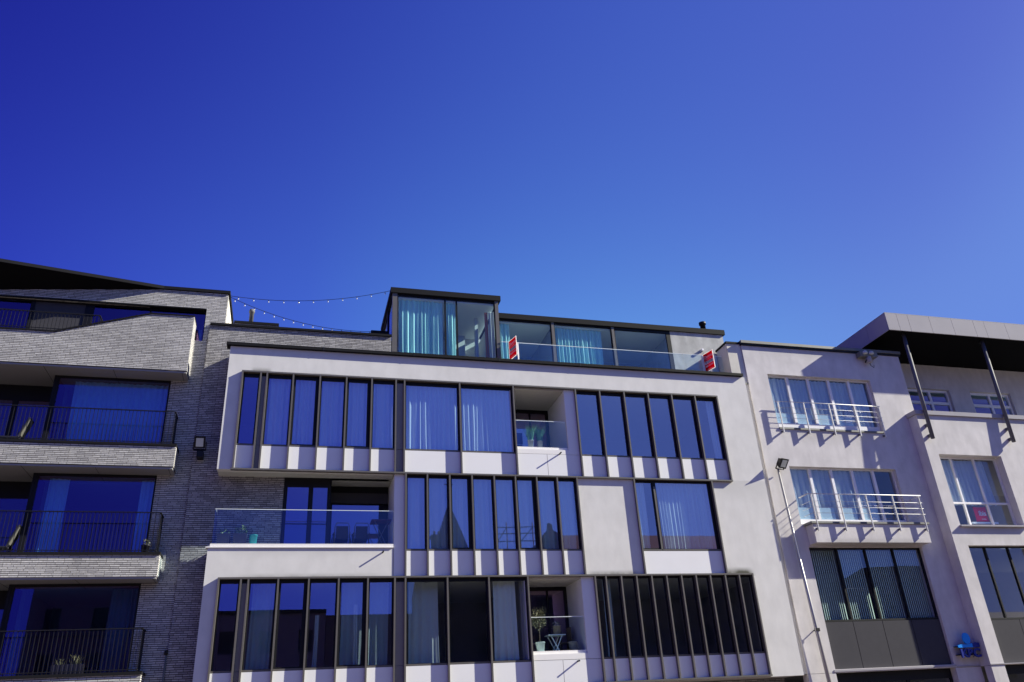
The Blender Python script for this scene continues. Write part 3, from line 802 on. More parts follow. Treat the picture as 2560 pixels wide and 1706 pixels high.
# anthracite panels under the office windows and ground floor
for a, b in ((17.37, 18.51), (18.52, 19.68), (19.69, 20.86), (20.87, 22.03)):
    MB().box(a, b - .01, YR + .10, YR + .16, 3.07, 4.53).build('cladding_panel', M['panel_dk'], RB)
for a, b in ((23.68, 25.05), (25.06, 26.49), (27.96, 29.3), (29.31, 30.79)):
    MB().box(a, b - .01, YV + .16, YV + .22, 3.01, 4.41).build('cladding_panel', M['panel_dk'], RB)
MB().box(17.30, 22.10, YR - .02, YR + .34, 2.985, 3.045).build('sill', M['zinc'], RB)
MB().box(22.12, 23.08, YR - .025, YR, 2.97, 3.0).box(23.08, 36, YV - .025, YV, 2.97, 3.0).build('string_course', M['zinc'], RB)
for a, b, y in ((16.31, 17.35, YR), (22.05, 23.10, YR), (23.10, 23.66, YV), (26.5, 27.9, YV), (30.9, 36, YV)):
    MB().box(a, b, y, y + .3, 0, 2.95).build('ground_floor_pier', M['plaster_r'], RB)
w = MB().wall(17.36, 22.04, 0, 2.96, YR + .25, YR + .32, [(17.45, 18.7, .1, 2.65), (18.8, 20.2, .1, 2.65), (20.3, 21.95, .1, 2.65)]).build('shop_window', M['black'], RB)
for a, b in ((17.44, 18.71), (18.79, 20.21), (20.29, 21.96)):
    MB().box(a, b, YR + .28, YR + .295, .09, 2.66).build('pane', M['glass_dark'], w)
for a, b in ((23.67, 26.49), (27.91, 30.89)):
    w = MB().frame(a, b, 0, 2.96, YV + .25, YV + .32, .08, .08, .1, .3).build('shop_window', M['black'], RB)
    MB().box(a + .05, b - .05, YV + .28, YV + .295, .05, 2.7).build('pane', M['glass_dark'], w)
ii = MB()
for z in (2.97, 7.02, 10.5):
    ii.box(16.32, 36, 24.72, 30, z, z + .3)
ii.box(16.3, 36, 29.5, 29.8, 0, 15.4).box(22.3, 22.45, 24.66, 29.5, 0, 14.5)
ii.box(23.6, 36, 26.8, 29.4, 15.2, 15.4)
ii.build('partition', M['inner'], RB)
# balcony
MB().box(17.42, 22.14, 23.875, YR - .002, 7.07, 7.715).build('balcony_slab', M['plaster_r'], RB)
MB().box(17.33, 22.24, 23.83, YR - .002, 7.72, 7.79).build('balcony_coping', M['zinc_dk'], RB)
def steel_rail(y, xa, xb, ztop, zbot, zw, posts, ybr, ret):
    rl = MB()
    rl.tube([(xa, y, ztop), (xb, y, ztop)], .017, 8)
    if ret:
        rl.tube([(xa, y, ztop), (xa, YR, ztop - .01)], .022, 8).tube([(xb, y, ztop), (xb, YR, ztop - .01)], .022, 8)
    for z in zw:
        rl.tube([(xa + .05, y, z), (xb, y, z)], .007, 6)
        if ret:
            rl.tube([(xa + .05, y, z), (xa + .05, YR, z)], .009, 6).tube([(xb - .02, y, z), (xb - .02, YR, z)], .009, 6)
        else:
            rl.tube([(xa + .05, y, z), (xa + .05, y + .06, z)], .009, 6)
    r_ = rl.build('balcony_railing', M['steel'], RB, True)
    for x in posts:
        MB().box(x - .011, x + .011, y - .03, y + .03, zbot, ztop - .03).build('post', M['steel'], r_)
        MB().box(x - .018, x + .018, y + .03, ybr, zbot + .05, zbot + .12).build('bracket', M['steelgrey'], r_)
steel_rail(23.76, 17.40, 22.11, 8.745, 7.44, (8.48, 8.27, 8.06), (17.52, 18.64, 19.76, 20.88, 22.01), 23.875, True)
steel_rail(24.16, 17.15, 21.78, 12.39, 11.13, (12.15, 11.93, 11.73), (17.28, 18.38, 19.48, 20.59, 21.70), YR, False)
# canopy
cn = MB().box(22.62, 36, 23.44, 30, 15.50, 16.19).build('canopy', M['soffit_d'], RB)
fx = [22.60, 23.15, 23.68, 24.73, 25.84, 26.94, 27.49, 28.58, 29.65, 30.75, 31.85, 33.0, 34.5, 36]
for a, b in zip(fx[:-1], fx[1:]):
    MB().box(a, b - .012, 23.40, 23.438, 15.45, 16.205).build('fascia_panel', M['zinc'], cn)
for a, b in ((23.44, 24.6), (24.6, 25.7), (25.7, 26.8), (26.8, 28), (28, 30)):
    MB().box(22.60, 22.618, a + .006, b - .006, 15.45, 16.205).build('fascia_panel', M['zinc'], cn)
MB().box(22.6, 36, 23.4, 30, 16.21, 16.235).build('roof_sheet', M['zinc'], cn)
def strut(xb, xt):
    s = MB().tube([(xb, 23.665, 10.97), (xt, 23.80, 15.50)], .075, 14).build('strut', M['steelgrey'], RB, True)
    for z in (11.12, 11.55):
        xx = xb + (xt - xb) * (z - 10.97) / 4.53
        MB().box(xx - .05, xx + .05, 23.70, YV, z - .05, z + .05).build('bracket', M['steelgrey'], s)
strut(23.37, 23.60); strut(27.19, 27.52); strut(31.0, 31.4)

# ------------------------------------------------------------------ curtains (things hanging inside)
def curtain(name, label, x0, x1, z0, z1, y, mat, pitch=.13, amp=.04, seed=0, group=None, hemflare=0.0):
    rnd = random.Random(seed)
    xs, ph = [], []
    x, p = x0, 0.0
    step = pitch / 8
    k = 0
    loc = pitch * rnd.uniform(.8, 1.3)
    am = amp
    cols = []
    while x <= x1 + 1e-6:
        cols.append((x, p, am))
        x += step
        p += 2 * math.pi * step / loc
        if p > 2 * math.pi:
            p -= 2 * math.pi
            loc = pitch * rnd.uniform(.65, 1.5)
            am = amp * rnd.uniform(.5, 1.35)
    nz = 9
    vs, fs = [], []
    drift = [rnd.uniform(-1, 1) for _ in range(12)]
    for j in range(nz):
        t = j / (nz - 1)
        z = z1 + (z0 - z1) * t
        for (xx, pp, aa) in cols:
            u = (xx - x0) / max(x1 - x0, .01)
            d = drift[int(u * 10.99)] * (1 - (u * 10.99) % 1) + drift[int(u * 10.99) + 1 if int(u * 10.99) < 11 else 11] * ((u * 10.99) % 1)
            vs.append((xx + d * .03 * t * t * 2, y + aa * math.sin(pp + d * t * 1.2) * (.55 + .6 * t), z + .008 * math.sin(xx * 9)))
    n = len(cols)
    for j in range(nz - 1):
        for i in range(n - 1):
            fs.append((j * n + i, j * n + i + 1, (j + 1) * n + i + 1, (j + 1) * n + i))
    m = MB().add(vs, fs)
    o = m.build(name, mat, None, True)
    return tag(o, label, 'curtain', group)
SH, SW, TE = M['sheer'], M['sheer_w'], M['teal']
curtain('curtain', 'long sheer curtain behind the five left windows of the top row', -1.02, 2.97, 10.0, 12.3, 24.28, SH, .17, .045, 1)
curtain('curtain', 'white curtain behind the wide top row window next to the grey panel', 3.32, 5.06, 10.0, 12.3, 24.275, SW, .15, .055, 2)
curtain('curtain', 'white curtain behind the wide top row window just left of the small loggia', 5.16, 6.85, 10.0, 12.3, 24.275, SW, .15, .055, 3)
curtain('curtain', 'sheer curtain strip at the far right window of the white building\'s top row', 14.32, 14.62, 10.0, 12.3, 24.28, SH, .12, .04, 4)
curtain('curtain', 'long sheer curtain behind the eight narrow windows of the middle row', 3.36, 8.9, 6.85, 9.2, 24.28, SH, .20, .04, 5)
curtain('curtain', 'narrow sheer curtain in the slim left sash beside the blank plaster panel', 11.03, 11.42, 6.85, 9.2, 24.28, SW, .12, .05, 6)
curtain('curtain', 'wide sheer curtain behind the large middle floor pane right of the blank plaster panel', 11.82, 13.8, 6.85, 9.2, 24.28, SW, .14, .045, 7)
curtain('curtain', 'grey net curtain in the lowest row, first window right of the left grey panel', -.95, -.35, 3.66, 6.0, 24.6, M['net'], .14, .04, 8)
curtain('curtain', 'plain net curtain in the lowest row, last bay before the grey panel', 1.55, 2.9, 3.66, 6.0, 24.5, M['net'], .24, .03, 9)
curtain('curtain', 'net curtain in the wide window just left of the olive tree', 6.05, 6.75, 3.66, 6.0, 24.4, SW, .2, .03, 10)
curtain('curtain', 'grey net curtain behind the wide lowest row window right of the grey panel', 3.5, 4.4, 3.66, 6.0, 24.6, M['net'], .22, .03, 11)
curtain('curtain', 'dark narrow curtain at the left end of the lowest row\'s dense dark windows', 9.66, 9.95, 3.66, 6.0, 24.5, M['net'], .2, .03, 12)
curtain('curtain', 'broad teal pleated curtain filling the left pane of the tall penthouse box', 3.20, 4.76, 13.32, 15.96, 25.02, TE, .16, .075, 13)
curtain('curtain', 'slim teal curtain beside the thin mullion of the tall penthouse box', 4.90, 5.24, 13.32, 15.96, 25.02, TE, .11, .06, 14)
curtain('curtain', 'gathered cream curtain at the right corner of the tall penthouse box', 6.51, 6.71, 13.32, 15.8, 25.14, M['cream_c'], .07, .05, 15)
curtain('curtain', 'orange brown curtain bunched beside the cream one in the tall penthouse box', 6.36, 6.49, 13.32, 15.8, 25.20, M['orange_c'], .06, .05, 16)
curtain('curtain', 'narrow teal curtain behind the left for sale sign on the penthouse terrace', 6.95, 7.34, 13.32, 15.48, 25.40, TE, .12, .05, 17)
curtain('curtain', 'teal pleated curtain in the middle window of the low penthouse wing', 9.15, 11.0, 13.32, 15.48, 25.40, TE, .135, .065, 18)
curtain('curtain', 'blue grey curtain behind the upper balcony railing of the grey brick building', -6.75, -4.05, 10.05, 12.25, 25.2, SH, .16, .05, 19)
curtain('curtain', 'drawn back curtain at the right edge of the brick building\'s middle window', -4.42, -4.04, 6.9, 9.15, 25.2, SH, .11, .04, 20)
curtain('curtain', 'gathered curtain at the left side of the brick building\'s middle window', -6.9, -6.35, 6.9, 9.15, 25.2, SH, .14, .05, 21)
curtain('curtain', 'dim curtain at the right edge of the brick building\'s lowest dark window', -4.75, -4.04, 3.8, 6.0, 25.25, M['dim_c'], .13, .04, 22)
curtain('curtain', 'white net curtain behind the five upper windows above the slim steel rail', 17.26, 21.7, 11.6, 13.52, 24.60, M['net'], .17, .05, 23)
curtain('curtain', 'white net curtain behind the windows of the projecting balcony', 17.34, 20.9, 7.95, 9.88, 24.60, M['net'], .17, .05, 24)
curtain('curtain', 'sheer curtain behind the window with the red cushion', 23.68, 26.1, 8.6, 10.38, 24.40, M['net'], .16, .05, 25)
curtain('curtain', 'thin pale strip painted as a light streak, third window of the lowest row', .82, .93, 3.66, 5.1, 24.6, SW, .08, .03, 31)  # no cloth here: pale strip added to imitate a bright streak in the glass
curtain('curtain', 'thin pale strip painted as a light streak, fourth window of the lowest row', 1.88, 1.99, 3.66, 5.35, 24.34, SW, .08, .03, 32)  # second added strip, its pale colour stands in for reflected light
# vertical blinds behind the office glass
for k, (a, b) in enumerate(((17.45, 18.45), (18.62, 19.6), (19.78, 20.78), (20.95, 21.96))):
    bl = MB()
    x = a
    rnd = random.Random(k)
    while x < b:
        bl.add([(x, 24.58, 4.62), (x + .062, 24.612, 4.62), (x + .062, 24.612, 6.93), (x, 24.58, 6.93), (x + .002, 24.576, 4.62), (x + .064, 24.608, 4.62), (x + .064, 24.608, 6.93), (x + .002, 24.576, 6.93)],
               [(0, 1, 2, 3), (7, 6, 5, 4), (0, 4, 5, 1), (1, 5, 6, 2), (2, 6, 7, 3), (3, 7, 4, 0)])
        x += .083
    tag(bl.build('vertical_blind', M['blind']), 'grey vertical blind in the %s office pane under the concrete balcony' % ('first, leftmost', 'second', 'third', 'fourth, rightmost')[k], 'blind', 'vertical blinds in the office window')

# ------------------------------------------------------------------ text helper
def text(body, size, origin, xdir, zdir, mat, name, parent, depth=.004, bold=0., shear=0.0, sx=1.0):
    cu = bpy.data.curves.new('tmp_text', 'FONT')
    cu.body = body; cu.size = size; cu.align_x = 'CENTER'; cu.align_y = 'CENTER'; cu.extrude = depth; cu.offset = bold; cu.shear = shear
    to = bpy.data.objects.new('tmp_text', cu)
    S.collection.objects.link(to)
    bpy.context.view_layer.update()
    me = bpy.data.meshes.new_from_object(to.evaluated_get(bpy.context.evaluated_depsgraph_get()))
    bpy.data.objects.remove(to); bpy.data.curves.remove(cu)
    xd, zd = Vector(xdir).normalized(), Vector(zdir).normalized()
    nd = xd.cross(zd)
    o0 = wloc(parent)
    for v in me.vertices:
        p = Vector(origin) + xd * (v.co.x * sx) + zd * v.co.y + nd * v.co.z
        v.co = p - o0
    me.materials.clear(); me.materials.append(mat)
    me.name = name
    ob = bpy.data.objects.new(name, me)
    S.collection.objects.link(ob)
    ob.parent = parent
    return ob

# ------------------------------------------------------------------ for sale signs (V-shaped boards on the ledge)
def sale_sign(apex, wa, label, post):
    t = thing('for_sale_sign', label, 'sign', (apex[0], apex[1], 13.37), 'for sale signs on the penthouse terrace')
    z0, z1 = 13.66, 14.41
    def wing(p, q, nm, mat):
        a, b = Vector((p[0], p[1], 0)), Vector((q[0], q[1], 0))
        d = (b - a).normalized(); n_ = Vector((-d.y, d.x, 0)) * .008
        vs = []
        for z in (z0, z1):
            vs += [(a.x - n_.x, a.y - n_.y, z), (b.x - n_.x, b.y - n_.y, z), (b.x + n_.x, b.y + n_.y, z), (a.x + n_.x, a.y + n_.y, z)]
        return MB().add(vs, [(3, 2, 1, 0), (4, 5, 6, 7), (0, 1, 5, 4), (1, 2, 6, 5), (2, 3, 7, 6), (3, 0, 4, 7)]).build(nm, mat, t)
    w1 = wing(wa, apex, 'board', M['sign_white'])
    xd = (Vector((apex[0], apex[1], 0)) - Vector((wa[0], wa[1], 0))).normalized()
    mid = (Vector((apex[0], apex[1], 0)) + Vector((wa[0], wa[1], 0))) / 2
    nd = xd.cross(Vector((0, 0, 1)))
    L = (Vector((apex[0], apex[1], 0)) - Vector((wa[0], wa[1], 0))).length
    def rect(u0, u1, v0, v1, off, mat, nm):
        vs = []
        for o_ in (off, off + .003):
            for u, v in ((u0, v0), (u1, v0), (u1, v1), (u0, v1)):
                p = mid + xd * u + nd * (.009 + o_); vs.append((p.x, p.y, v))
        MB().add(vs, [(3, 2, 1, 0), (4, 5, 6, 7), (0, 1, 5, 4), (1, 2, 6, 5), (2, 3, 7, 6), (3, 0, 4, 7)]).build(nm, mat, w1)
    h = L / 2
    rect(-h + .02, h - .02, z0 + .02, z1 - .02, 0, M['sign_red'], 'red_face')
    rect(-h + .05, h - .03, 13.95, 14.07, .004, M['paint_w'], 'white_strip')
    rect(-h + .12, h - .12, 14.13, 14.14, .004, M['paint_w'], 'rule')
    rect(-h + .14, h - .14, 13.72, 13.728, .004, M['paint_w'], 'rule')
    def tx(s, size, z, mat, bold=0, shear=0, sx=1):
        p = mid + nd * .017
        text(s, size, (p.x, p.y, z), xd, (0, 0, 1), mat, 'lettering', w1, .001, bold, shear, sx)
    tx('Daiems', .17, 14.235, M['paint_w'], 0, .25, .85)
    tx('TE KOOP', .115, 14.01, M['ink'], .003, 0, .85)
    tx('058 313 414', .095, 13.86, M['paint_w'], .002, 0, .85)
    for px_ in post:
        MB().box(px_ - .022, px_ + .022, 24.725, 24.755, 13.372, 14.41).build('post', M['paint_w'], t)
    return t
sale_sign((7.24, 24.20), (7.11, 24.72), 'red TE KOOP board on the penthouse ledge, in front of the narrow teal curtain', (7.12, 7.445))
sale_sign((14.96, 24.20), (14.83, 24.72), 'red TE KOOP board on the ledge before the bare plaster wall end', (14.79, 15.10))

# ------------------------------------------------------------------ bank sign on the right building
bs = thing('bank_sign', 'blue wall sign with oval, wave and dark blue letters KBC on the mauve corner', 'sign', (22.6, 24.28, 3.2))
d = MB()
n = 28
pts = [(22.58 + .15 * math.cos(2 * math.pi * k / n), 3.845 + .185 * math.sin(2 * math.pi * k / n)) for k in range(n)]
MB().extr(pts, 'y', 24.02, 24.07).build('oval', M['blue_hi'], bs)
wave = [(22.16, 3.555), (22.16, 3.63), (22.29, 3.66), (22.44, 3.65), (22.59, 3.65), (22.72, 3.68), (22.76, 3.69), (22.76, 3.555)]
MB().extr(wave, 'y', 24.03, 24.08).build('wave', M['blue_hi'], bs)
MB().extr([(22.764, 3.555), (22.764, 3.69), (22.90, 3.71), (23.05, 3.69), (23.05, 3.555)], 'y', 24.03, 24.08).build('wave', M['blue_lo'], bs)  # same blue as the left part, cast shade painted in as navy
text('KBC', .37, (22.62, 24.06, 3.365), (1, 0, 0), (0, 0, 1), M['blue_lo'], 'letters', bs, .025, .016, 0, 1.15)
MB().box(22.20, 23.04, 24.10, 24.30, 3.325, 3.35).box(22.20, 23.04, 24.09, 24.30, 3.59, 3.615).build('bracket', M['rail_dk'], bs)

# ------------------------------------------------------------------ red cushion in the window
cu = thing('cushion', 'red cushion with white lettering leaning inside the hotel window', 'cushion', (25.2, 24.24, 7.93))
vs, fs = [], []
N = 10
for s in (0, 1):
    for j in range(N + 1):
        for i in range(N + 1):
            u, v = i / N * 2 - 1, j / N * 2 - 1
            pin = 1 - .10 * (1 - v * v); pin2 = 1 - .08 * (1 - u * u)
            th = .055 * (1 - u * u) ** .6 * (1 - v * v) ** .6
            vs.append((25.19 + .31 * u * pin, 24.345 + (-th if s == 0 else th * .7), 8.235 + .30 * v * pin2))
for s in (0, 1):
    b0 = s * (N + 1) ** 2
    for j in range(N):
        for i in range(N):
            q = (b0 + j * (N + 1) + i, b0 + j * (N + 1) + i + 1, b0 + (j + 1) * (N + 1) + i + 1, b0 + (j + 1) * (N + 1) + i)
            fs.append(q)
MB().add(vs, fs).build('cover', M['red'], cu, True)
text('ibis', .26, (25.20, 24.282, 8.26), (1, 0, 0), (0, 0, 1), M['paint_w'], 'lettering', cu, .002, .006)
text('HOTELS', .055, (25.20, 24.286, 8.04), (1, 0, 0), (0, 0, 1), M['paint_w'], 'lettering', cu, .002, .001)
MB().box(24.6, 25.8, 24.26, 24.46, 7.87, 7.932).build('cushion_shelf', M['white'], RB)

# ------------------------------------------------------------------ floodlight on a pole
fl = thing('street_lamp', 'tall grey pole with a square floodlight tilted out in front of the pale party wall', 'street lamp', (17.05, 24.12, 0))
MB().tube([(17.02, 24.12, 0), (16.84, 24.12, 4.5), (16.66, 24.12, 9.72)], .085, 12, .036).build('pole', M['galv'], fl, True)
MB().box(16.80, 16.93, 24.05, 24.18, 4.22, 4.32).build('clamp', M['rail_dk'], fl)
MB().tube([(16.86, 24.15, 4.27), (16.86, YR, 4.27)], .02, 8).build('bracket', M['rail_dk'], fl)
def floodhead(parent, c, fx_, tilt, w, h, dpt, mat, yawr=0.0):
    """square floodlight housing: tapered back, rim, glass front; front faces -Y, tilted down"""
    rot = Matrix.Rotation(yawr, 3, 'Z') @ Matrix.Rotation(tilt, 3, 'X')
    def P_(x, y, z):
        q = rot @ Vector((x, y, z)); return (c[0] + q.x, c[1] + q.y, c[2] + q.z)
    def hexa(a, b, y0, y1):
        vs = [P_(-a[0], y0, -a[1]), P_(a[0], y0, -a[1]), P_(a[0], y0, a[1]), P_(-a[0], y0, a[1]), P_(-b[0], y1, -b[1]), P_(b[0], y1, -b[1]), P_(b[0], y1, b[1]), P_(-b[0], y1, b[1])]
        return vs, [(0, 1, 2, 3), (7, 6, 5, 4), (0, 4, 5, 1), (1, 5, 6, 2), (2, 6, 7, 3), (3, 7, 4, 0)]
    m = MB(); m.add(*hexa((w / 2, h / 2), (w * .36, h * .36), 0, dpt)); m.add(*hexa((w / 2 + .015, h / 2 + .015), (w / 2 + .015, h / 2 + .015), -.03, -.001))
    hd = m.build('lamp_head', mat, parent)
    g_ = MB(); g_.add(*hexa((w * .36, h * .40), (w * .36, h * .40), -.036, -.031)); g_.build('lamp_glass', M['lamp_glass'], hd)
    b_ = MB(); b_.beam(P_(-w / 2 - .03, dpt * .4, 0), P_(-w / 2 - .03, dpt * .4, -h * .75), .03, .03); b_.beam(P_(w / 2 + .03, dpt * .4, 0), P_(w / 2 + .03, dpt * .4, -h * .75), .03, .03)
    b_.beam(P_(-w / 2 - .03, dpt * .4, -h * .75), P_(w / 2 + .03, dpt * .4, -h * .75), .03, .03)
    b_.build('yoke', M['rail_dk'], hd)
    return hd
floodhead(fl, (16.80, 23.93, 9.88), 0, R(38), .35, .33, .18, M['rail_dk'], R(18))
wf = thing('wall_floodlight', 'boxy silver rimmed floodlight bolted to the shaded grey brick wall', 'floodlight', (-2.82, 24.78, 9.8))
hd = floodhead(wf, (-2.84, 24.36, 10.12), 0, R(26), .29, .32, .20, M['rail_dk'])
MB().box(-2.90, -2.72, 24.44, 24.78, 9.70, 9.88).build('bracket', M['rail_dk'], wf)
cf = thing('cornice_floodlight', 'twin floodlight unit with a small camera hung under the cornice shaded by the canopy', 'floodlight', (21.8, 24.3, 14.4))
hb = MB().box(21.45, 22.25, 24.02, 24.28, 14.50, 14.70).build('housing', M['zinc_dk'], cf)
MB().lathe((21.66, 24.0, 14.57), [(.02, 0), (.10, .01), (.10, .10), (.06, .14)], 14).build('lamp', M['lamp_glass'], cf, True)
MB().lathe((21.95, 24.0, 14.57), [(.02, 0), (.10, .01), (.10, .10), (.06, .14)], 14).build('lamp', M['lamp_glass'], cf, True)
MB().lathe((21.86, 24.12, 14.24), [(.03, 0), (.10, .04), (.12, .14), (.11, .27)], 14).build('camera_dome', M['zinc'], cf, True)
MB().tube([(21.86, 24.12, 14.24), (21.82, 24.05, 14.10), (21.94, 24.05, 14.02), (22.02, 24.1, 14.16)], .012, 6).tube([(21.72, 24.1, 14.36), (21.60, 24.05, 14.22)], .025, 6).build('cable', M['rail_dk'], cf, True)

# ------------------------------------------------------------------ string lights
def string(label, a, b, sag, n, skew=0.0):
    t = thing('string_lights', label, 'string lights', a, 'festoon lights between the roofs')
    a, b = Vector(a), Vector(b)
    pts = []
    for k in range(33):
        u = k / 32
        pts.append(a.lerp(b, u) - Vector((0, 0, sag * 4 * u * (1 - u) * (1 + skew * (u - .5)))))
    MB().tube(pts, .009, 5).build('cable', M['rail_dk'], t, True)
    for k in range(n):
        u = (k + .6) / n
        i = min(int(u * 32), 31); f_ = u * 32 - i
        p = pts[i].lerp(pts[i + 1], f_)
        b_ = MB().lathe((p.x, p.y, p.z - .06), [(.012, 0), (.012, .055)], 8).build('socket', M['rail_dk'], t, True)
        MB().ball((p.x, p.y, p.z - .08), .023, 8, 6).build('bulb', M['bulb'], b_, True)
string('upper festoon of small bulbs sagging from the brick roof to the penthouse roof', (-2.56, 25.0, 15.58), (2.88, 25.0, 16.29), .30, 11)
string('lower festoon of small bulbs dropping from the brick roof to the parapet by the penthouse', (-2.56, 25.0, 15.55), (2.33, 25.3, 14.74), .33, 15)

# ------------------------------------------------------------------ balcony things
def pot(parent, c, r0, r1, h, mat, nm='pot'):
    return MB().lathe(c, [(r0, 0), (r1, h), (r1 + .008, h), (r1 + .008, h + .015), (r1 - .015, h + .015), (r1 - .02, h - .03)], 18).build(nm, mat, parent, True)
def leaves(c, rx, ry, rz, n, size, mat, nm, parent, seed, down=0.0, bias=0.0):
    rnd = random.Random(seed)
    m = MB()
    for _ in range(n):
        while True:
            q = Vector((rnd.uniform(-1, 1), rnd.uniform(-1, 1), rnd.uniform(-1, 1)))
            if .15 < q.length < 1: break
        p = Vector((c[0] + q.x * rx, c[1] + q.y * ry, c[2] + q.z * rz))
        d_ = (q + Vector((rnd.uniform(-.7, .7), rnd.uniform(-.7, .7), rnd.uniform(-.7, .7) - down))).normalized()
        s_ = d_.cross(Vector((rnd.uniform(-1, 1), rnd.uniform(-1, 1), rnd.uniform(-1, 1)))).normalized()
        L_ = size * rnd.uniform(.6, 1.4)
        m.add([p, p + d_ * L_ * .5 + s_ * L_ * .2, p + d_ * L_, p + d_ * L_ * .5 - s_ * L_ * .2], [(0, 1, 2, 3)])
    return m.build(nm, mat, parent)
def blades(c, r, h, n, mat, nm, parent, seed, spread=.5):
    rnd = random.Random(seed)
    m = MB()
    for _ in range(n):
        a = rnd.uniform(0, 6.283); rr = r * math.sqrt(rnd.random())
        b = Vector((c[0] + rr * math.cos(a), c[1] + rr * math.sin(a), c[2]))
        l_ = h * rnd.uniform(.6, 1.15); sp_ = spread * rnd.uniform(.2, 1) * l_
        d_ = Vector((math.cos(a), math.sin(a), 0)); s_ = Vector((-math.sin(a), math.cos(a), 0)) * .007
        p1 = b + Vector((0, 0, l_ * .6)) + d_ * sp_ * .35; p2 = b + Vector((0, 0, l_)) + d_ * sp_
        m.add([b - s_, b + s_, p1 + s_, p1 - s_, p2], [(0, 1, 2, 3), (3, 2, 4)])
    return m.build(nm, mat, parent)
# top row loggia: two tall pots with grass and a folded chair
for k, (x, y) in enumerate(((7.56, 24.36), (7.90, 24.40))):
    t = thing('potted_grass', ('green grass tuft in a slim grey pot, the left one in the top loggia', 'green grass tuft in a slim grey pot, the right one in the top loggia')[k], 'potted plant', (x, y, 10.11), 'grass pots in the top loggia')
    pot(t, (x, y, 10.11), .08, .10, .42, M['pot_g'])
    blades((x, y, 10.50), .08, .52, 230, M['grass_b'], 'grass', t, 30 + k, .55)
t = thing('folding_chair', 'small blue folding chair behind the glass of the top loggia', 'chair', (7.25, 24.8, 10.11))
MB().box(7.06, 7.40, 24.75, 24.77, 10.55, 10.95).build('backrest', M['blue_lo'], t)
MB().box(7.06, 7.40, 24.78, 25.1, 10.50, 10.53).build('seat', M['blue_lo'], t)
for x in (7.08, 7.38):
    MB().beam((x, 24.76, 10.95), (x, 25.1, 10.11), .02, .02).build('leg', M['blue_lo'], t)
    MB().beam((x, 25.08, 10.50), (x, 24.72, 10.11), .02, .02).build('leg', M['blue_lo'], t)
# lower loggia
t = thing('olive_tree', 'little olive tree in a pale round pot behind the lower loggia glass', 'potted tree', (7.45, 24.42, 3.76))
pot(t, (7.45, 24.42, 3.76), .095, .14, .40, M['pot_w'])
MB().tube([(7.45, 24.42, 4.12), (7.455, 24.43, 4.4), (7.45, 24.42, 4.72)], .017, 7, .010).tube([(7.45, 24.42, 4.6), (7.37, 24.44, 4.85)], .009, 5, .004).tube([(7.45, 24.42, 4.6), (7.55, 24.40, 4.9)], .009, 5, .004).build('trunk', M['bark'], t, True)
leaves((7.46, 24.42, 4.82), .22, .18, .27, 520, .065, M['leaf_olive'], 'crown', t, 41)
leaves((7.35, 24.42, 5.06), .10, .08, .08, 70, .06, M['leaf_olive'], 'crown', t, 42); leaves((7.60, 24.42, 5.10), .09, .08, .08, 70, .06, M['leaf_olive'], 'crown', t, 43)
t = thing('folding_table', 'small pale folding table with crossed legs in the lower loggia', 'table', (7.98, 24.55, 3.76))
MB().box(7.72, 8.26, 24.35, 24.80, 4.36, 4.385).build('tabletop', M['pot_w'], t)
for y in (24.40, 24.75):
    MB().beam((7.80, y, 4.36), (8.12, y, 3.76), .025, .025).build('leg', M['pot_w'], t)
    MB().beam((8.16, y + .02, 4.36), (7.86, y + .02, 3.76), .025, .025).build('leg', M['pot_w'], t)
t = thing('wicker_basket', 'round wicker planter with white flowers on the pale folding table', 'planter', (8.05, 24.55, 4.387))
pot(t, (8.05, 24.55, 4.387), .10, .125, .25, M['wicker'], 'basket')
leaves((8.05, 24.55, 4.68), .12, .10, .06, 60, .05, M['leaf'], 'foliage', t, 44); leaves((8.03, 24.53, 4.71), .10, .09, .04, 26, .04, M['paint_w'], 'blossom', t, 45)
t = thing('plant_pot', 'plain grey empty pot at the right of the lower loggia', 'pot', (8.52, 24.5, 3.76))
pot(t, (8.52, 24.5, 3.76), .10, .145, .40, M['pot_g'])
t = thing('wooden_chair', 'dark wooden chair in the shade behind the pale folding table', 'chair', (8.45, 25.1, 3.76))
MB().box(8.25, 8.65, 24.95, 25.35, 4.18, 4.21).build('seat', M['bark'], t)
MB().box(8.62, 8.65, 24.95, 25.35, 4.21, 4.65).build('backrest', M['bark'], t)
for x in (8.27, 8.63):
    for y in (24.97, 25.33):
        MB().box(x - .018, x + .018, y - .018, y + .018, 3.76, 4.18).build('leg', M['bark'], t)
# long balcony of the middle floor
for k, (x0, x1, lab, n_, hh) in enumerate(((-2.06, -1.70, 'dark box planter with a sparse twig, at the left end of the long glass balcony', 45, .10), (-1.62, -1.24, 'dark box planter with a leafy green plant beside the sparse one on the long balcony', 170, .16))):
    t = thing('box_planter', lab, 'planter', ((x0 + x1) / 2, 24.36, 6.96), 'dark planters on the long balcony')
    MB().add([(x0 + .02, 24.24, 6.96), (x1 - .02, 24.24, 6.96), (x1 - .02, 24.5, 6.96), (x0 + .02, 24.5, 6.96), (x0, 24.22, 7.36), (x1, 24.22, 7.36), (x1, 24.52, 7.36), (x0, 24.52, 7.36)],
             [(3, 2, 1, 0), (4, 5, 6, 7), (0, 1, 5, 4), (1, 2, 6, 5), (2, 3, 7, 6), (3, 0, 4, 7)]).build('box', M['pot_dk'], t)
    leaves(((x0 + x1) / 2 + .03, 24.36, 7.36 + hh * .6), .17, .12, hh, n_, .06, M['leaf'], 'foliage', t, 50 + k)
t = thing('bucket_pot', 'round teal pot standing right of the two dark planters', 'pot', (-1.06, 24.36, 6.96))
pot(t, (-1.06, 24.36, 6.96), .095, .115, .36, M['pot_teal'])
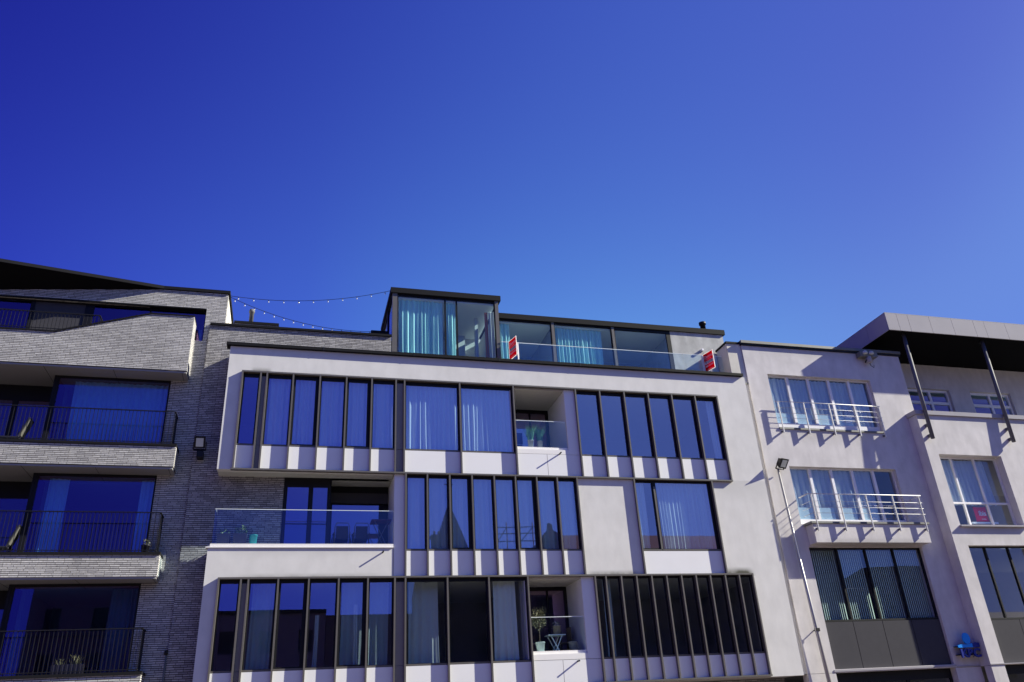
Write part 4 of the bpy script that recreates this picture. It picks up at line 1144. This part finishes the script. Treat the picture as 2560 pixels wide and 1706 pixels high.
def garden_chair(x, y, label):
    t = thing('garden_chair', label, 'chair', (x, y, 6.96), 'garden chairs on the long balcony')
    fr = MB()
    w = .22
    MB().box(x - w + .03, x + w - .03, y - .02, y + .42, 7.36, 7.38).build('seat', M['chair_fab'], t)
    MB().add([(x - w + .03, y - .03, 7.38), (x + w - .03, y - .03, 7.38), (x + w - .04, y - .10, 7.74), (x - w + .04, y - .10, 7.74), (x - w + .03, y - .015, 7.38), (x + w - .03, y - .015, 7.38), (x + w - .04, y - .085, 7.74), (x - w + .04, y - .085, 7.74)],
             [(0, 1, 2, 3), (7, 6, 5, 4), (0, 4, 5, 1), (1, 5, 6, 2), (2, 6, 7, 3), (3, 7, 4, 0)]).build('backrest', M['chair_fab'], t)
    MB().tube([(x - w, y, 7.2), (x - w, y - .10, 7.72), (x - w + .05, y - .125, 7.83), (x + w - .05, y - .125, 7.83), (x + w, y - .10, 7.72), (x + w, y, 7.2)], .014, 7).build('back_frame', M['steelgrey'], t, True)
    for sx in (-1, 1):
        MB().tube([(x + sx * (w + .02), y - .06, 7.55), (x + sx * (w + .03), y + .38, 7.58)], .016, 6).build('armrest', M['steelgrey'], t, True)
        MB().tube([(x + sx * (w + .02), y + .02, 7.56), (x + sx * (w + .03), y + .40, 6.96)], .014, 6).build('leg', M['steelgrey'], t, True)
        MB().tube([(x + sx * (w + .02), y + .38, 7.56), (x + sx * (w + .03), y - .06, 6.96)], .014, 6).build('leg', M['steelgrey'], t, True)
garden_chair(1.50, 24.95, 'black mesh garden chair beside the balcony door on the long balcony')
garden_chair(2.09, 24.95, 'black mesh garden chair next to the maroon table on the long balcony')
t = thing('bistro_table', 'maroon square folding table with thin crossed legs at the right end of the long balcony', 'table', (2.66, 24.75, 6.96))
MB().box(2.34, 2.94, 24.42, 25.0, 7.83, 7.855).build('tabletop', M['table_red'], t)
for y in (24.5, 24.95):
    MB().beam((2.44, y, 7.83), (2.86, y, 6.96), .018, .018).build('leg', M['steelgrey'], t)
    MB().beam((2.86, y + .02, 7.83), (2.44, y + .02, 6.96), .018, .018).build('leg', M['steelgrey'], t)
# brick building balconies
def lounge(x, z, label):
    t = thing('lounge_chair', label, 'chair', (x, 24.9, z), 'loungers on the brick balconies')
    MB().beam((x - .55, 24.95, z + .34), (x + .02, 24.95, z + .34), .42, .03).build('seat', M['chair_fab'], t)
    MB().beam((x, 24.95, z + .34), (x + .22, 24.95, z + .95), .42, .03, (1, 0, 0)).build('backrest', M['chair_fab'], t)
    MB().beam((x + .02, 24.93, z + .42), (x + .20, 24.93, z + .90), .34, .07, (1, 0, 0)).build('cushion', M['cushion'], t)
    for yy in (24.76, 25.14):
        MB().beam((x - .5, yy, z + .33), (x + .1, yy, z), .025, .025).build('leg', M['rail_dk'], t)
        MB().beam((x + .08, yy, z + .36), (x - .42, yy, z), .025, .025).build('leg', M['rail_dk'], t)
lounge(-7.86, 9.905, 'dark lounger with grey cushion on the upper brick balcony')
lounge(-7.52, 6.745, 'dark lounger with grey cushion on the brick balcony below')
t = thing('balcony_plant', 'small pale plant in a dark pot at the corner of the middle brick balcony', 'potted plant', (-3.93, 24.45, 6.82))
pot(t, (-3.93, 24.45, 6.82), .09, .12, .22, M['pot_dk']); leaves((-3.93, 24.45, 7.14), .09, .08, .10, 90, .05, M['leaf_olive'], 'foliage', t, 61)
t = thing('grass_planter', 'dark trough with sprays of thin grass on the lowest brick balcony', 'planter', (-5.35, 24.42, 3.66))
MB().box(-5.75, -5.0, 24.33, 24.55, 3.735, 3.98).build('trough', M['pot_dk'], t)
blades((-5.20, 24.44, 3.98), .14, .26, 26, M['leaf_olive'], 'grass', t, 62, .9); blades((-5.58, 24.44, 3.98), .12, .16, 22, M['leaf_olive'], 'grass', t, 63, 1.0)

# ------------------------------------------------------------------ opposite side of the square (seen only mirrored in the glass)
YO = -22.0
def house(name, label, x0, x1, h, dep, rise, mat, cat='building', flat=True):
    t = thing(name, label, cat, ((x0 + x1) / 2, YO, 0))
    holes = []
    nx = max(2, int((x1 - x0) / 2.6)); nz_ = max(2, int(h / 3.1))
    for i in range(nx):
        for j in range(nz_):
            cx = x0 + (x1 - x0) * (i + .5) / nx; z0 = .9 + j * (h / nz_)
            holes.append((cx - .55, cx + .55, z0, z0 + 1.7))
    MB().wall(x0, x1, 0, h, YO, YO - .3, holes).box(x0, x0 + .3, YO - .3, YO - dep, 0, h).box(x1 - .3, x1, YO - .3, YO - dep, 0, h).box(x0 + .3, x1 - .3, YO - dep + .3, YO - dep, 0, h).build('wall', mat, t)
    w = MB()
    for a in holes: w.box(a[0], a[1], YO - .2, YO - .17, a[2], a[3])
    w.build('glazing', M['black'], t)
    if rise > 0:
        MB().extr([(YO + .2, h), (YO - dep / 2, h + rise), (YO - dep, h)], 'x', x0 - .05, x1 + .05).build('roof', M['tile'], t)
    else:
        MB().box(x0, x1, YO + .15, YO - dep, h, h + .3).build('roof', M['coping'], t)
    return t
house('town_house', 'tall dark house across the square, mirrored in the lowest brick building window', -19.2, -9.05, 16.5, 10, 0, M['opp2'])
house('terraced_house', 'low dark flat roofed building across the square, mirrored in the lower left windows', -9, 3.2, 11.6, 10, 0, M['opp2'])
house('terraced_house', 'low dark house across the square with a slightly stepped roofline', 3.25, 11.7, 11.4, 10, .7, M['opp1'])
house('town_house', 'tall brick house across the square with the chimney, mirrored beside the spire', 11.8, 18.0, 14.0, 10, 3.4, M['opp1'])
house('town_house', 'dark brick house across the square behind the mirrored scaffold', 18.1, 22.2, 16.4, 10, .9, M['opp1'])
gh = house('gabled_house', 'gabled brick house across the square with a finial, mirrored right of the scaffold', 22.3, 24.3, 17.4, 10, 0, M['opp1'])
MB().extr([(22.3, 17.7), (24.3, 17.7), (23.9, 18.3), (23.4, 18.6), (23.35, 19.1), (23.0, 19.25), (22.9, 18.6), (22.5, 18.2)], 'y', YO, YO - .4).build('gable', M['opp1'], gh)
house('long_roof_house', 'long brick building across the square with a big tiled roof', 24.4, 45, 14.5, 12, 5.0, M['opp1'])
house('town_house', 'tall flat dark house across the square beside the long tiled roof', 46, 54, 18.5, 10, 0, M['opp2'])
house('town_house', 'low house across the square, mirrored in the middle office panes', 54.1, 60.3, 13.0, 10, .9, M['opp1'])
house('town_house', 'slightly taller house across the square, mirrored in the right office pane', 60.4, 67, 15.2, 10, .8, M['opp2'])
house('town_house', 'plain low dark building at the far right across the square', 69, 110, 9.6, 10, 1.4, M['opp2'])
chm = thing('chimney_stack', 'brick chimney stack rising from the tall house across the square', 'chimney', (12.8, YO - 2, 15))
MB().box(12.4, 13.3, YO - 1.6, YO - 2.4, 14.0, 18.2).box(12.3, 13.4, YO - 1.5, YO - 2.5, 18.2, 18.45).build('stack', M['opp1'], chm)
MB().lathe((12.65, YO - 2, 18.45), [(.12, 0), (.10, .4)], 8).lathe((13.05, YO - 2, 18.45), [(.12, 0), (.10, .4)], 8).build('pot', M['tile'], chm)
sp = thing('church_spire', 'slate church spire with cross, mirrored in the third middle floor window', 'spire', (14.2, YO - 3, 0))
MB().add([(14.25 + a, YO - 3 + b, 16.5) for a, b in ((-1.7, -1.7), (1.7, -1.7), (1.7, 1.7), (-1.7, 1.7))] + [(14.25, YO - 3, 21.9)], [(3, 2, 1, 0), (0, 1, 4), (1, 2, 4), (2, 3, 4), (3, 0, 4)]).build('roof', M['slate'], sp)
MB().box(12.7, 15.8, YO - 4.5, YO - 1.5, 0, 16.5).build('tower', M['opp1'], sp)
MB().tube([(14.25, YO - 3, 21.7), (14.25, YO - 3, 24.2)], .05, 6).tube([(13.8, YO - 3, 23.6), (14.7, YO - 3, 23.6)], .05, 6).ball((14.25, YO - 3, 22.5), .2).build('cross', M['rail_dk'], sp)
sc = thing('scaffold', 'tube scaffold on a roof across the square, mirrored in the middle floor windows', 'scaffold', (20, YO, 16))
m = MB()
for x in (18.2, 19.1, 20.4, 21.6):
    m.tube([(x, YO - .5, 16), (x, YO - .5, 19.4)], .05, 5)
for z in (17.6, 18.3, 18.9):
    m.tube([(18.0, YO - .5, z), (21.9, YO - .5, z + .1)], .045, 5)
m.tube([(18.2, YO - .5, 17.6), (19.1, YO - .5, 18.9)], .04, 5).tube([(20.4, YO - .5, 17.6), (21.6, YO - .5, 18.9)], .04, 5)
m.build('frame', M['rail_dk'], sc)
# bare tree opposite, mirrored in the lower right window
def tree(label, x, y, h, leafy, seed):
    t = thing('street_tree', label, 'tree', (x, y, 0))
    rnd = random.Random(seed)
    m = MB()
    tips = []
    def grow(p, d_, L_, r_, lev):
        q = p + d_ * L_ + Vector((rnd.uniform(-.1, .1), rnd.uniform(-.1, .1), 0)) * L_
        m.tube([p, (p + q) / 2 + Vector((rnd.uniform(-.05, .05),) * 3) * L_, q], r_, 6 if lev < 2 else 4, r_ * .6, cap=False)
        if lev >= 5:
            tips.append(q); return
        for _ in range(3 if lev < 4 else 2):
            nd = (d_ + Vector((rnd.uniform(-.8, .8), rnd.uniform(-.8, .8), rnd.uniform(-.2, .6)))).normalized()
            grow(q, nd, L_ * rnd.uniform(.62, .82), r_ * .6, lev + 1)
    grow(Vector((x, y, 0)), Vector((0, 0, 1)), h * .28, h * .018, 0)
    m.build('trunk', M['bark'], t)
    if leafy:
        lm = MB()
        for q in tips:
            for _ in range(20):
                p = q + Vector((rnd.gauss(0, .8), rnd.gauss(0, .8), rnd.gauss(0, .7)))
                d1 = Vector((rnd.uniform(-1, 1), rnd.uniform(-1, 1), rnd.uniform(-1, 1))).normalized(); d2 = d1.orthogonal().normalized()
                lm.add([p - d1 * .26, p + d2 * .16, p + d1 * .26, p - d2 * .16], [(0, 1, 2, 3)])
        lm.build('crown', M['leaf'], t)
tree('bare tree across the square, mirrored in the lower right window', 74, YO + 4, 15, False, 5)
